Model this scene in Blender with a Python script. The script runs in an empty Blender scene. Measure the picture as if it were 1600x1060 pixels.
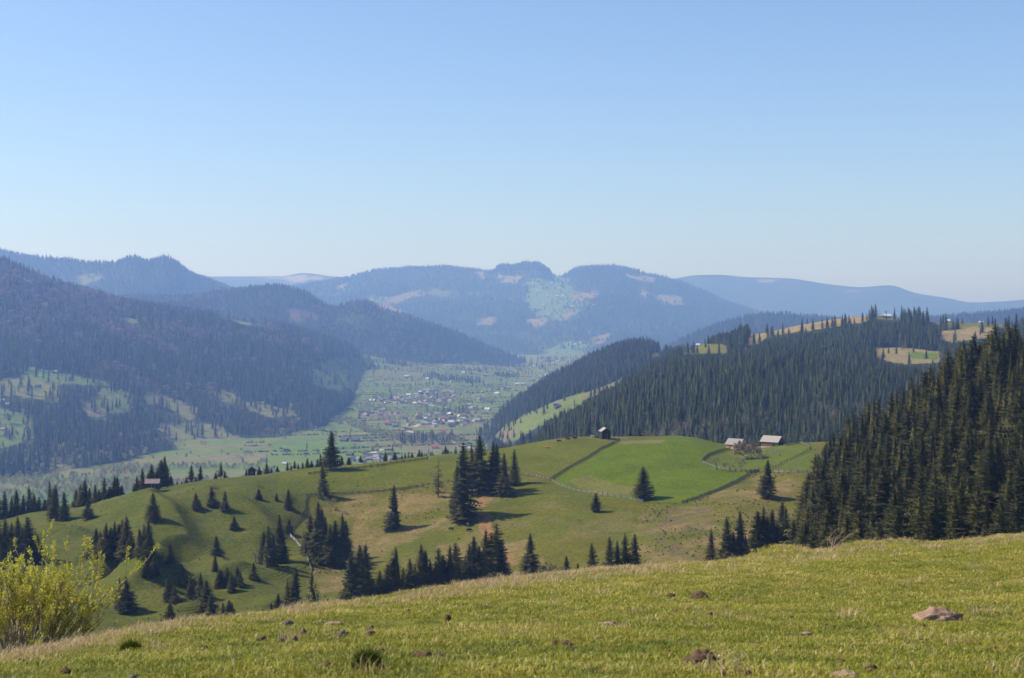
import bpy, math, random
import numpy as np
from mathutils import Vector, Matrix
SC = bpy.context.scene
COL = SC.collection
FPX = 2391.0          # focal length in pixels of a 1600 px wide picture (54 mm on a 36 mm sensor)
HX, HY = 800.0, 490.0  # where the level line of sight meets the picture
rng = np.random.default_rng(7)
random.seed(7)

# ---------------------------------------------------------------- helpers
def tag(o, label=None, cat=None, group=None, kind=None):
    if label: o['label'] = label
    if cat: o['category'] = cat
    if group: o['group'] = group
    if kind: o['kind'] = kind
    return o

def link(o, parent=None):
    COL.objects.link(o)
    if parent is not None: o.parent = parent
    return o

def empty(name, loc, rz=0.0, s=(1, 1, 1)):
    o = bpy.data.objects.new(name, None)
    o.empty_display_size = 0.5
    COL.objects.link(o)
    o.location = loc; o.rotation_euler = (0, 0, rz); o.scale = s
    return o

def mesh_np(name, V, F, mats=(), mat_idx=None, smooth=False, n=None):
    """V (N,3); F (M,k) array of faces with k corners, or a list of such arrays"""
    me = bpy.data.meshes.new(name)
    V = np.asarray(V, dtype=np.float32)
    Fs = F if isinstance(F, list) else [F]
    Fs = [np.asarray(f, dtype=np.int32) for f in Fs if len(f)]
    me.vertices.add(len(V)); me.vertices.foreach_set('co', V.ravel())
    nl = sum(f.size for f in Fs); nf = sum(len(f) for f in Fs)
    me.loops.add(nl); me.polygons.add(nf)
    me.loops.foreach_set('vertex_index', np.concatenate([f.ravel() for f in Fs]))
    tot = np.concatenate([np.full(len(f), f.shape[1], np.int32) for f in Fs])
    st = np.zeros(nf, np.int32); st[1:] = np.cumsum(tot)[:-1]
    me.polygons.foreach_set('loop_start', st)
    try: me.polygons.foreach_set('loop_total', tot)
    except Exception: pass
    if smooth: me.polygons.foreach_set('use_smooth', np.ones(nf, bool))
    for m in mats: me.materials.append(m)
    if mat_idx is not None: me.polygons.foreach_set('material_index', np.asarray(mat_idx, np.int32))
    me.update(calc_edges=True)
    return me

def obj(name, me, parent=None, loc=None):
    o = bpy.data.objects.new(name, me)
    link(o, parent)
    if loc is not None: o.location = loc
    return o

class MB:
    """collects simple shapes; build() links them as one mesh"""
    def __init__(s): s.V = []; s.F = []
    def add(s, vs, fs):
        b = len(s.V); s.V += [tuple(v) for v in vs]; s.F += [tuple(b + i for i in f) for f in fs]
    def box(s, c, size, rz=0.0, M=None):
        hx, hy, hz = size[0] / 2, size[1] / 2, size[2] / 2
        cs, sn = math.cos(rz), math.sin(rz); vs = []
        for dz in (-hz, hz):
            for dx, dy in ((-hx, -hy), (hx, -hy), (hx, hy), (-hx, hy)):
                vs.append((c[0] + dx * cs - dy * sn, c[1] + dx * sn + dy * cs, c[2] + dz))
        s.add(vs, [(3, 2, 1, 0), (4, 5, 6, 7), (0, 1, 5, 4), (1, 2, 6, 5), (2, 3, 7, 6), (3, 0, 4, 7)])
    def beam(s, a, b, w, h):
        a = Vector(a); b = Vector(b); d = (b - a).normalized()
        up = Vector((0, 0, 1)) if abs(d.z) < .95 else Vector((1, 0, 0))
        sx = d.cross(up).normalized() * w / 2; sz = sx.cross(d).normalized() * h / 2
        vs = [a - sx - sz, a + sx - sz, a + sx + sz, a - sx + sz, b - sx - sz, b + sx - sz, b + sx + sz, b - sx + sz]
        s.add(vs, [(0, 1, 2, 3), (7, 6, 5, 4), (0, 4, 5, 1), (1, 5, 6, 2), (2, 6, 7, 3), (3, 7, 4, 0)])
    def tube(s, pts, radii, n=5):
        pts = [Vector(p) for p in pts]; rings = []
        for i, p in enumerate(pts):
            d = (pts[min(i + 1, len(pts) - 1)] - pts[max(i - 1, 0)]).normalized()
            u = d.orthogonal().normalized(); v = d.cross(u)
            if i and rings:
                pass
            rings.append([p + (u * math.cos(2 * math.pi * k / n) + v * math.sin(2 * math.pi * k / n)) * radii[i] for k in range(n)])
        vs = [q for r in rings for q in r]; fs = []
        for i in range(len(pts) - 1):
            for k in range(n):
                a = i * n + k; b = i * n + (k + 1) % n
                fs.append((a, b, b + n, a + n))
        fs.append(tuple(range(n))[::-1]); e = (len(pts) - 1) * n
        fs.append(tuple(range(e, e + n)))
        s.add(vs, fs)
    def mesh(s, name, mat, smooth=False):
        me = bpy.data.meshes.new(name); me.from_pydata(s.V, [], s.F)
        if mat: me.materials.append(mat)
        if smooth: me.polygons.foreach_set('use_smooth', [True] * len(me.polygons))
        me.update(); return me
    def build(s, name, mat, parent=None, smooth=False):
        return obj(name, s.mesh(name, mat, smooth), parent)

# ---------------------------------------------------------------- noise
def _h(i, j, seed):
    i = i.astype(np.int64); j = j.astype(np.int64)
    n = (i * 374761393 + j * 668265263 + seed * 2147483647) & 0xFFFFFFFF
    n = ((n ^ (n >> 13)) * 1274126177) & 0xFFFFFFFF
    n = (n ^ (n >> 16)) & 0xFFFF
    return n / 65535.0
def vnoise(x, y, seed=0):
    x = np.asarray(x, float); y = np.asarray(y, float)
    i = np.floor(x); j = np.floor(y); fx = x - i; fy = y - j
    fx = fx * fx * fx * (fx * (fx * 6 - 15) + 10); fy = fy * fy * fy * (fy * (fy * 6 - 15) + 10)
    a = _h(i, j, seed); b = _h(i + 1, j, seed); c = _h(i, j + 1, seed); d = _h(i + 1, j + 1, seed)
    return (a + (b - a) * fx) * (1 - fy) + (c + (d - c) * fx) * fy
def fbm(x, y, seed=0, octs=4):
    t = 0; a = 1; s = 0
    for o in range(octs):
        t = t + a * (vnoise(x * 2 ** o + 17.3 * o, y * 2 ** o - 9.1 * o, seed + o) - .5); s += a; a *= .5
    return t / s * 2      # about -1..1
def sstep(a, b, x):
    t = np.clip((x - a) / (b - a), 0, 1); return t * t * (3 - 2 * t)

def pchip(xs, ys, xq):
    """monotone cubic through (xs, ys), linear beyond the ends"""
    xs = np.asarray(xs, float); ys = np.asarray(ys, float); n = len(xs)
    h = np.diff(xs); dl = np.diff(ys) / h
    m = np.zeros(n)
    if n > 2:
        w1 = 2 * h[1:] + h[:-1]; w2 = h[1:] + 2 * h[:-1]
        ok = dl[:-1] * dl[1:] > 0
        with np.errstate(divide='ignore', invalid='ignore'):
            mm = (w1 + w2) / (w1 / dl[:-1] + w2 / dl[1:])
        m[1:-1] = np.where(ok, mm, 0)
    m[0] = dl[0]; m[-1] = dl[-1]
    k = np.clip(np.searchsorted(xs, xq) - 1, 0, n - 2)
    t = (xq - xs[k]) / h[k]
    y = ((1 + 2 * t) * (1 - t) ** 2 * ys[k] + t * (1 - t) ** 2 * h[k] * m[k] + t * t * (3 - 2 * t) * ys[k + 1] + t * t * (t - 1) * h[k] * m[k + 1])
    y = np.where(xq < xs[0], ys[0] + (xq - xs[0]) * m[0], y)
    y = np.where(xq > xs[-1], ys[-1] + (xq - xs[-1]) * m[-1], y)
    return y

def inpoly(px, py, poly):
    c = np.zeros(np.shape(px), bool); n = len(poly)
    for i in range(n):
        x1, y1 = poly[i]; x2, y2 = poly[(i + 1) % n]
        if y1 == y2: continue
        k = (y1 > py) != (y2 > py)
        c ^= k & (px < (x2 - x1) * (py - y1) / (y2 - y1) + x1)
    return c

# ---------------------------------------------------------------- terrain sheets
class Layer:
    """A sheet of land.  rows: lines of surveyed points, front to back; a point is (bearing px, sight line py, distance Y).
    The survey is turned into real heights; between the lines the land is a smooth curve."""
    def __init__(s, name, rows, px, yr, front=.3, back=-.4, noise=None, smooth=5.0, ylog=False, scale=1.0):
        rows = [[(a, b, c * scale) for a, b, c in r] for r in rows]; yr = (yr[0] * scale, yr[1] * scale, yr[2] if ylog else yr[2] * scale)
        noise = [(a * scale, b * scale, c) for a, b, c in noise] if noise else None; front_run = 200 * scale
        s.name = name; s.polys = []
        s.px = np.arange(px[0], px[1] + .1, px[2]); 
        s.Y = np.geomspace(yr[0], yr[1], int(yr[2])) if ylog else np.arange(yr[0], yr[1] + .1, yr[2])
        nx, ny = len(s.px), len(s.Y)
        ys, zs = [], []
        for r in rows:
            r = np.array(r, float)
            pyk = pchip(r[:, 0], r[:, 1], np.clip(s.px, r[0, 0], r[-1, 0])); yk = pchip(r[:, 0], r[:, 2], np.clip(s.px, r[0, 0], r[-1, 0]))
            ys.append(yk); zs.append((HY - pyk) / FPX * yk)
        ys = np.array(ys); zs = np.array(zs)
        Z = np.zeros((nx, ny))
        s.crestY = ys[-1]
        for i in range(nx):
            d0 = (ys[1, i] - ys[0, i]); fr = front; bk = back
            xs = np.concatenate([[ys[0, i] - front_run], ys[:, i], [ys[-1, i] + .12 * ys[-1, i], ys[-1, i] * 2]])
            zz = np.concatenate([[zs[0, i] - front_run * fr], zs[:, i], [zs[-1, i] + .12 * ys[-1, i] * bk * .55, zs[-1, i] + ys[-1, i] * bk]])
            Z[i] = pchip(xs, zz, s.Y)
        sg = smooth / (s.px[1] - s.px[0]); kk = np.arange(-int(3 * sg) - 1, int(3 * sg) + 2); kw = np.exp(-.5 * (kk / sg) ** 2); kw /= kw.sum()
        Zp = np.pad(Z, ((len(kk) // 2,) * 2, (0, 0)), mode='edge')      # no creases along a bearing
        Z = sum(wk * Zp[i:i + nx] for i, wk in enumerate(kw))
        PX, YY = np.meshgrid(s.px, s.Y, indexing='ij')
        s.PX = PX; s.YY = YY; s.X = (PX - HX) / FPX * YY
        if noise:
            for amp, wl, seed in noise: Z = Z + amp * fbm(s.X / wl, YY / wl, seed, 4)
        s.Z = Z
        s.py()
    def py(s): s.PY = HY - FPX * s.Z / s.YY
    def ridge(s, line, amp, wl, wr):
        """raise a spur along a surveyed line [(px,py)...], gentle on its left, steep on its right"""
        pts = [s.at(*p) for p in line]
        best = np.full(s.Z.shape, 1e9); off = np.zeros(s.Z.shape); tt = np.zeros(s.Z.shape)
        n = len(pts) - 1
        for k in range(n):
            a = pts[k]; b = pts[k + 1]; dx, dy = b[0] - a[0], b[1] - a[1]; L2 = dx * dx + dy * dy + 1e-9
            t = np.clip(((s.X - a[0]) * dx + (s.YY - a[1]) * dy) / L2, 0, 1)
            ex = s.X - a[0] - t * dx; ey = s.YY - a[1] - t * dy
            d = np.hypot(ex, ey); m = d < best
            best = np.where(m, d, best); off = np.where(m, ex, off); tt = np.where(m, (k + t) / n, tt)
        off = off + 3.5 * fbm(s.X / 16, s.YY / 16, int(amp * 10) + 3, 3); best = np.hypot(best, 2.0 * fbm(s.X / 11, s.YY / 11, 8, 3)); w = wr + (wl - wr) * sstep(4, -4, off)
        s.Z = s.Z + amp * np.exp(-(best / w) ** 2)
        s.py()
    def z(s, x, y):
        x = np.asarray(x, float); y = np.asarray(y, float)
        p = HX + FPX * x / y
        i = np.clip((p - s.px[0]) / (s.px[1] - s.px[0]), 0, len(s.px) - 1.001)
        j = np.clip(np.interp(y, s.Y, np.arange(len(s.Y))), 0, len(s.Y) - 1.001)
        i0 = i.astype(int); j0 = j.astype(int); a = i - i0; b = j - j0
        Z = s.Z
        v = (Z[i0, j0] * (1 - a) + Z[i0 + 1, j0] * a) * (1 - b) + (Z[i0, j0 + 1] * (1 - a) + Z[i0 + 1, j0 + 1] * a) * b
        out = (p < s.px[0]) | (p > s.px[-1]) | (y < s.Y[0]) | (y > s.Y[-1])
        return np.where(out, -1e4, v)
    def field(s, A, x, y):
        p = HX + FPX * np.asarray(x) / y
        i = np.clip(np.rint((p - s.px[0]) / (s.px[1] - s.px[0])), 0, len(s.px) - 1).astype(int)
        j = np.clip(np.rint(np.interp(y, s.Y, np.arange(len(s.Y)))), 0, len(s.Y) - 1).astype(int)
        return A[i, j]
    def at(s, px, py):
        """the first point of this land met along a bearing and sight line; beyond the skyline: on the crest"""
        i = (px - s.px[0]) / (s.px[1] - s.px[0]); i = min(max(i, 0), len(s.px) - 1.001); i0 = int(i); a = i - i0
        col = s.PY[i0] * (1 - a) + s.PY[i0 + 1] * a
        k = np.nonzero(col <= py)[0]
        if len(k) == 0: j = int(np.argmin(col)); Y = s.Y[j]
        else:
            j = k[0]
            if j == 0: Y = s.Y[0]
            else:
                t = (col[j - 1] - py) / (col[j - 1] - col[j] + 1e-9); Y = s.Y[j - 1] + t * (s.Y[j] - s.Y[j - 1])
        x = (px - HX) / FPX * Y
        return Vector((x, Y, float(s.z(x, Y))))
    def crest(s, px):
        i0 = int(round((px - s.px[0]) / (s.px[1] - s.px[0]))); i0 = min(max(i0, 0), len(s.px) - 1)
        j = int(np.argmin(s.PY[i0])); Y = s.Y[j]; x = (px - HX) / FPX * Y
        return Vector((x, Y, float(s.z(x, Y)))), float(s.PY[i0, j])
    def build(s, mat, color, label=None, terr=None):
        nx, ny = s.Z.shape
        V = np.stack([s.X, s.YY, s.Z], -1).reshape(-1, 3)
        idx = np.arange(nx * ny).reshape(nx, ny)
        F = np.stack([idx[:-1, :-1], idx[1:, :-1], idx[1:, 1:], idx[:-1, 1:]], -1).reshape(-1, 4)
        me = mesh_np(s.name, V, F, [mat], smooth=True)
        at = me.attributes.new('col', 'FLOAT_COLOR', 'POINT')
        c = np.ones((nx * ny, 4), np.float32); c[:, :3] = color.reshape(-1, 3)
        at.data.foreach_set('color', c.ravel())
        if terr is not None: me.attributes.new('terr', 'FLOAT', 'POINT').data.foreach_set('value', terr.astype(np.float32).ravel())
        o = obj(s.name, me); tag(o, kind='structure')
        if label: o['label'] = label
        return o

def mixc(base, col, m):
    m = np.clip(m, 0, 1)[..., None]
    return base * (1 - m) + np.asarray(col) * m

# ---------------------------------------------------------------- materials
ALB = .80
def mat_new(name):
    m = bpy.data.materials.new(name); m.use_nodes = True
    nt = m.node_tree; b = nt.nodes['Principled BSDF']
    b.inputs['Roughness'].default_value = .9
    b.inputs['Specular IOR Level'].default_value = .15
    return m, nt, b
def noise_node(nt, scale, detail=4, coord='Object', rough=.6, vec=None):
    n = nt.nodes.new('ShaderNodeTexNoise'); n.inputs['Scale'].default_value = scale; n.inputs['Detail'].default_value = detail
    n.inputs['Roughness'].default_value = rough
    if vec is None:
        tc = nt.nodes.new('ShaderNodeTexCoord'); vec = tc.outputs[coord]
    nt.links.new(vec, n.inputs['Vector']); return n
def ramp(nt, fac, stops):
    r = nt.nodes.new('ShaderNodeValToRGB'); el = r.color_ramp.elements
    while len(el) < len(stops): el.new(.5)
    for e, (p, c) in zip(el, stops):
        e.position = p; e.color = (c[0], c[1], c[2], 1)
    nt.links.new(fac, r.inputs['Fac']); return r
def mul(nt, a, b, mode='MULTIPLY', fac=1.0):
    m = nt.nodes.new('ShaderNodeMix'); m.data_type = 'RGBA'; m.blend_type = mode
    m.inputs['Factor'].default_value = fac
    nt.links.new(a, m.inputs[6]); nt.links.new(b, m.inputs[7]); return m.outputs[2]

def land_mat(name, s1, s2, lo=.62, hi=1.38, bump=0.0, bump_d=1.0, terr=None):
    """land: the surveyed colour, broken up by two scales of grain in the ground cover"""
    m, nt, b = mat_new(name)
    at = nt.nodes.new('ShaderNodeAttribute'); at.attribute_name = 'col'
    n1 = noise_node(nt, s1, 6, rough=.65); n2 = noise_node(nt, s2, 3)
    r1 = ramp(nt, n1.outputs['Fac'], [(.3, (lo * ALB,) * 3), (.7, (hi * ALB, hi * ALB, hi * .93 * ALB))])
    r2 = ramp(nt, n2.outputs['Fac'], [(.3, (.85, .9, .9)), (.7, (1.15, 1.1, 1.0))])
    c = mul(nt, at.outputs['Color'], r1.outputs['Color']); c = mul(nt, c, r2.outputs['Color'])
    nt.links.new(c, b.inputs['Base Color'])
    if bump:
        bp = nt.nodes.new('ShaderNodeBump'); bp.inputs['Strength'].default_value = bump; bp.inputs['Distance'].default_value = bump_d
        nt.links.new(n1.outputs['Fac'], bp.inputs['Height']); nt.links.new(bp.outputs['Normal'], b.inputs['Normal'])
    b.inputs['Specular IOR Level'].default_value = .05
    if terr:                                   # cattle terraces: little steps along the contour lines
        ta = nt.nodes.new('ShaderNodeAttribute'); ta.attribute_name = 'terr'
        tc = nt.nodes.new('ShaderNodeTexCoord'); sx = nt.nodes.new('ShaderNodeSeparateXYZ'); nt.links.new(tc.outputs['Object'], sx.inputs[0])
        n3 = noise_node(nt, .05, 3); def_ = lambda op, a, b_: (lambda q: ([nt.links.new(v, q.inputs[i]) if hasattr(v, 'links') else setattr(q.inputs[i], 'default_value', v) for i, v in enumerate((a, b_))], q.outputs[0])[1])(type('x', (), {})() if False else (lambda q: (setattr(q, 'operation', op), q)[1])(nt.nodes.new('ShaderNodeMath')))
        ph = def_('ADD', def_('MULTIPLY', sx.outputs[2], terr), def_('MULTIPLY', n3.outputs['Fac'], 13.0))
        hgt = def_('MULTIPLY', def_('SINE', ph, 0.0), ta.outputs['Fac'])
        b2 = nt.nodes.new('ShaderNodeBump'); b2.inputs['Strength'].default_value = .5; b2.inputs['Distance'].default_value = .09
        nt.links.new(hgt, b2.inputs['Height'])
        if bump: nt.links.new(bp.outputs['Normal'], b2.inputs['Normal'])
        nt.links.new(b2.outputs['Normal'], b.inputs['Normal'])
    return m

def plain_mat(name, col, scale=3.0, var=.25, rough=.9, rand=0.0, spec=.15, stretch=None, bump=0):
    """one colour with grain; rand: how much copies of a thing differ"""
    m, nt, b = mat_new(name)
    tc = nt.nodes.new('ShaderNodeTexCoord'); vec = tc.outputs['Object']
    if stretch:
        mp = nt.nodes.new('ShaderNodeMapping'); mp.inputs['Scale'].default_value = stretch
        nt.links.new(vec, mp.inputs['Vector']); vec = mp.outputs['Vector']
    n = noise_node(nt, scale, 4, vec=vec)
    col = tuple(c * ALB for c in col); lo = tuple(c * (1 - var) for c in col); hi = tuple(min(1, c * (1 + var)) for c in col)
    r = ramp(nt, n.outputs['Fac'], [(.3, lo), (.7, hi)])
    c = r.outputs['Color']
    if rand:
        oi = nt.nodes.new('ShaderNodeObjectInfo')
        r2 = ramp(nt, oi.outputs['Random'], [(0, (1 - rand, 1 - rand, 1 - rand * .8)), (.5, (1, 1, 1)), (1, (1 + rand, 1 + rand * .9, 1 + rand * .2))])
        c = mul(nt, c, r2.outputs['Color'])
    nt.links.new(c, b.inputs['Base Color'])
    b.inputs['Roughness'].default_value = rough; b.inputs['Specular IOR Level'].default_value = spec
    if bump:
        bp = nt.nodes.new('ShaderNodeBump'); bp.inputs['Strength'].default_value = bump
        nt.links.new(n.outputs['Fac'], bp.inputs['Height']); nt.links.new(bp.outputs['Normal'], b.inputs['Normal'])
    return m

def leaf_mat(name, col, rand=.3, trans=.3, scale=2.0, hue=(1, 1, 1)):
    """foliage: matt leaf colour varied from plant to plant, a share of the light passing through"""
    m, nt, b = mat_new(name)
    oi = nt.nodes.new('ShaderNodeObjectInfo')
    n = noise_node(nt, scale, 3)
    col = tuple(c * ALB for c in col); lo = tuple(c * .65 for c in col); hi = tuple(c * 1.4 for c in col)
    r = ramp(nt, n.outputs['Fac'], [(.3, lo), (.72, hi)])
    r2 = ramp(nt, oi.outputs['Random'], [(0, (1 - rand, 1 - rand, 1 - rand * .6)), (.5, (1, 1, 1)), (1, (1 + rand * hue[0], 1 + rand * hue[1] * .8, 1 + rand * hue[2] * .3))])
    c = mul(nt, r.outputs['Color'], r2.outputs['Color'])
    nt.links.new(c, b.inputs['Base Color'])
    b.inputs['Roughness'].default_value = .8; b.inputs['Specular IOR Level'].default_value = .12
    if trans:
        t = nt.nodes.new('ShaderNodeBsdfTranslucent'); nt.links.new(c, t.inputs['Color'])
        mx = nt.nodes.new('ShaderNodeMixShader'); mx.inputs['Fac'].default_value = trans
        nt.links.new(b.outputs['BSDF'], mx.inputs[1]); nt.links.new(t.outputs['BSDF'], mx.inputs[2])
        nt.links.new(mx.outputs['Shader'], nt.nodes['Material Output'].inputs['Surface'])
    return m

# ---------------------------------------------------------------- stuff made of many instances
def scatter(name, pts, scl, rz, var, templates, label, tint=None, tilt=None):
    """one uncountable mass (a wood, turf): points that each carry one template plant"""
    n = len(pts)
    me = bpy.data.meshes.new(name); me.vertices.add(n)
    me.vertices.foreach_set('co', np.asarray(pts, np.float32).ravel())
    a = me.attributes.new('scl', 'FLOAT_VECTOR', 'POINT'); a.data.foreach_set('vector', np.asarray(scl, np.float32).ravel())
    r = np.zeros((n, 3), np.float32); r[:, 2] = rz
    if tilt is not None: r[:, :2] = tilt
    a = me.attributes.new('rot', 'FLOAT_VECTOR', 'POINT'); a.data.foreach_set('vector', r.ravel())
    a = me.attributes.new('var', 'INT', 'POINT'); a.data.foreach_set('value', np.asarray(var, np.int32))
    if tint is not None:
        a = me.attributes.new('tint', 'FLOAT', 'POINT'); a.data.foreach_set('value', np.asarray(tint, np.float32))
    o = obj(name, me); tag(o, label, None, None, 'stuff')
    ng = bpy.data.node_groups.new(name, 'GeometryNodeTree')
    ng.interface.new_socket('Geometry', in_out='INPUT', socket_type='NodeSocketGeometry')
    ng.interface.new_socket('Geometry', in_out='OUTPUT', socket_type='NodeSocketGeometry')
    gi = ng.nodes.new('NodeGroupInput'); go = ng.nodes.new('NodeGroupOutput')
    def named(t, nm):
        q = ng.nodes.new('GeometryNodeInputNamedAttribute'); q.data_type = t; q.inputs['Name'].default_value = nm; return q
    nv = named('INT', 'var'); ns = named('FLOAT_VECTOR', 'scl'); nr = named('FLOAT_VECTOR', 'rot')
    er = ng.nodes.new('FunctionNodeEulerToRotation'); ng.links.new(nr.outputs['Attribute'], er.inputs[0])
    jn = ng.nodes.new('GeometryNodeJoinGeometry')
    for k, t in enumerate(templates):
        cp = ng.nodes.new('FunctionNodeCompare'); cp.data_type = 'INT'; cp.operation = 'EQUAL'
        ng.links.new(nv.outputs['Attribute'], cp.inputs[2]); cp.inputs[3].default_value = k
        oi = ng.nodes.new('GeometryNodeObjectInfo'); oi.transform_space = 'ORIGINAL'; oi.inputs['Object'].default_value = t
        ip = ng.nodes.new('GeometryNodeInstanceOnPoints')
        ng.links.new(gi.outputs[0], ip.inputs['Points']); ng.links.new(cp.outputs[0], ip.inputs['Selection'])
        ng.links.new(oi.outputs['Geometry'], ip.inputs['Instance']); ng.links.new(er.outputs[0], ip.inputs['Rotation'])
        ng.links.new(ns.outputs['Attribute'], ip.inputs['Scale'])
        ng.links.new(ip.outputs[0], jn.inputs[0])
    ng.links.new(jn.outputs[0], go.inputs[0])
    md = o.modifiers.new('scatter', 'NODES'); md.node_group = ng
    return o
# ---------------------------------------------------------------- the land
K = 1.5      # the far country lies this much deeper than first surveyed
# near meadow: its brow runs down to the left in front of the camera
MEADOW = Layer('meadow', [
    [(-900, 1060, 3.0), (2500, 1060, 3.0)],
    [(-900, 1060, 4.0), (2500, 1060, 4.0)]], (-900, 2500, 6), (2.0, 300, 300), ylog=True)
def meadow_z(px, Y):
    c = pchip([-900, 0, 100, 200, 300, 400, 500, 600, 680, 800, 900, 1000, 1100, 1200, 1300, 1400, 1500, 1600, 2500],
              [1150, 1030, 1013, 992, 973, 963, 949, 936, 923, 906, 895, 887, 881, 871, 862, 853, 848, 838, 780], px)
    Yc = np.interp(px, [-900, 0, 400, 800, 1200, 1600, 2500], [12, 14, 19, 24, 28, 31, 34])
    t = np.clip((Y - 7) / (Yc - 7), -1, 1)
    py = c + (1060 - c) * (1 - t) ** 2
    z7 = (HY - 1060) / FPX * 7
    z = (HY - py) / FPX * Y
    z = np.where(Y < 7, z7 + (Y - 7) * -.03, z)
    over = np.clip(Y - Yc, 0, None)
    zc = (HY - c) / FPX * Yc
    zb = zc + over * (HY - c) / FPX - .42 * over ** 2 / (over + 10)
    return np.where(Y > Yc, zb, z)
MEADOW.Z = meadow_z(MEADOW.PX, MEADOW.YY)
X, Y = MEADOW.X, MEADOW.YY
amp = sstep(3, 7, Y) * (1 - sstep(30, 60, Y) * .3)
MEADOW.Z = MEADOW.Z + amp * (.05 * fbm(X / 2.6, Y / 2.6, 3, 3) + .016 * fbm(X / .5, Y / .5, 5, 3))
# grassy hummocks on the brow and one dark tussock
def hump(L, px, Yd, rx, ry, h):
    x0 = (px - HX) / FPX * Yd
    L.Z = L.Z + h * np.exp(-((L.X - x0) / rx) ** 2 - ((L.YY - Yd) / ry) ** 2)
hump(MEADOW, 1222, 26.5, .34, 1.2, .2); hump(MEADOW, 1352, 27.5, .3, 1.2, .14); hump(MEADOW, 1405, 28.2, .3, 1, .1)
hump(MEADOW, 575, 7.5, .16, .25, .05); hump(MEADOW, 1065, 8.0, .2, .3, .04)
MEADOW.py()

# pasture hill across the dip
HILL = Layer('pasture_hill', [
    [(-400, 1010, 390), (0, 1000, 420), (200, 1000, 440), (400, 1010, 440), (720, 1000, 475), (945, 1000, 450), (1200, 990, 445), (1600, 980, 430)],
    [(-400, 930, 500), (0, 915, 520), (200, 900, 550), (400, 895, 575), (560, 893, 580), (720, 890, 568), (945, 880, 545), (1200, 870, 540), (1600, 880, 520)],
    [(-400, 880, 560), (0, 850, 590), (200, 830, 612), (400, 805, 645), (560, 797, 665), (720, 790, 660), (945, 780, 648), (1150, 775, 640), (1300, 775, 630), (1600, 800, 600)],
    [(-400, 850, 620), (0, 822, 650), (50, 810, 655), (100, 802, 660), (150, 793, 668), (200, 781, 675), (250, 771, 682), (300, 761, 690), (350, 753, 697), (400, 748, 703), (450, 741, 710), (500, 736, 717),
     (550, 732, 724), (600, 726, 732), (650, 720, 740), (700, 712, 750), (750, 706, 760), (800, 700, 770), (850, 692, 785), (900, 685, 797), (945, 683, 803), (1000, 684, 805), (1040, 683, 805), (1080, 686, 803),
     (1130, 697, 795), (1160, 701, 790), (1200, 698, 785), (1250, 693, 780), (1300, 692, 775), (1600, 700, 760)]],
    (-400, 1600, 3), (300, 960, 1.3), front=.25, back=-.3, noise=[(1.6, 75, 11), (.7, 22, 12)])
for line, a, wl, wr in [([(225, 790), (258, 812), (280, 838), (287, 866)], 5.0, 22, 6.0), ([(325, 785), (372, 798), (400, 815), (420, 838)], 4.5, 20, 6.5),
                        ([(395, 775), (440, 788), (455, 806)], 3.0, 16, 6), ([(180, 905), (215, 899), (250, 916)], 7.5, 18, 6), ([(290, 872), (330, 880), (372, 905)], 4.5, 14, 6),
                        ([(420, 905), (460, 893), (490, 880)], 3.0, 16, 7), ([(230, 935), (265, 945), (300, 958)], 3.8, 10, 5), ([(40, 850), (110, 850), (150, 872)], 5.0, 20, 9), ([(345, 925), (395, 935), (440, 950)], 3.5, 14, 6), ([(215, 845), (240, 870), (262, 900)], 4.0, 16, 7),
                        ([(640, 800), (690, 795), (760, 805)], 1.5, 20, 12), ([(1050, 880), (1110, 830), (1180, 780)], 1.6, 18, 12)]:
    HILL.ridge(line, a * 1.05, wl, wr * 1.15)
wl_ = sstep(520, 380, HILL.PX) * sstep(760, 800, HILL.PY)
HILL.Z += wl_ * 2.2 * fbm(HILL.X / 30, HILL.YY / 30, 21, 3) + 0
HILL.py()

# near right slope under the spruce forest
SPRUCE_SLOPE = Layer('forest_slope', [
    [(1040, 1090, 330), (1200, 1010, 335), (1250, 975, 335), (1600, 940, 300), (2200, 950, 270)],
    [(1040, 1090, 410), (1180, 1010, 440), (1225, 925, 440), (1250, 880, 440), (1300, 850, 430), (1400, 830, 420), (1600, 790, 400), (2200, 760, 380)],
    [(1040, 1060, 560), (1180, 960, 560), (1220, 870, 560), (1250, 815, 560), (1300, 766, 560), (1400, 706, 560), (1500, 642, 550), (1600, 592, 550), (1800, 495, 540), (2200, 420, 540)]],
    (1040, 2200, 5), (260, 820, 3.5), front=.3, back=-.35, noise=[(2.0, 60, 31)])

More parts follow.
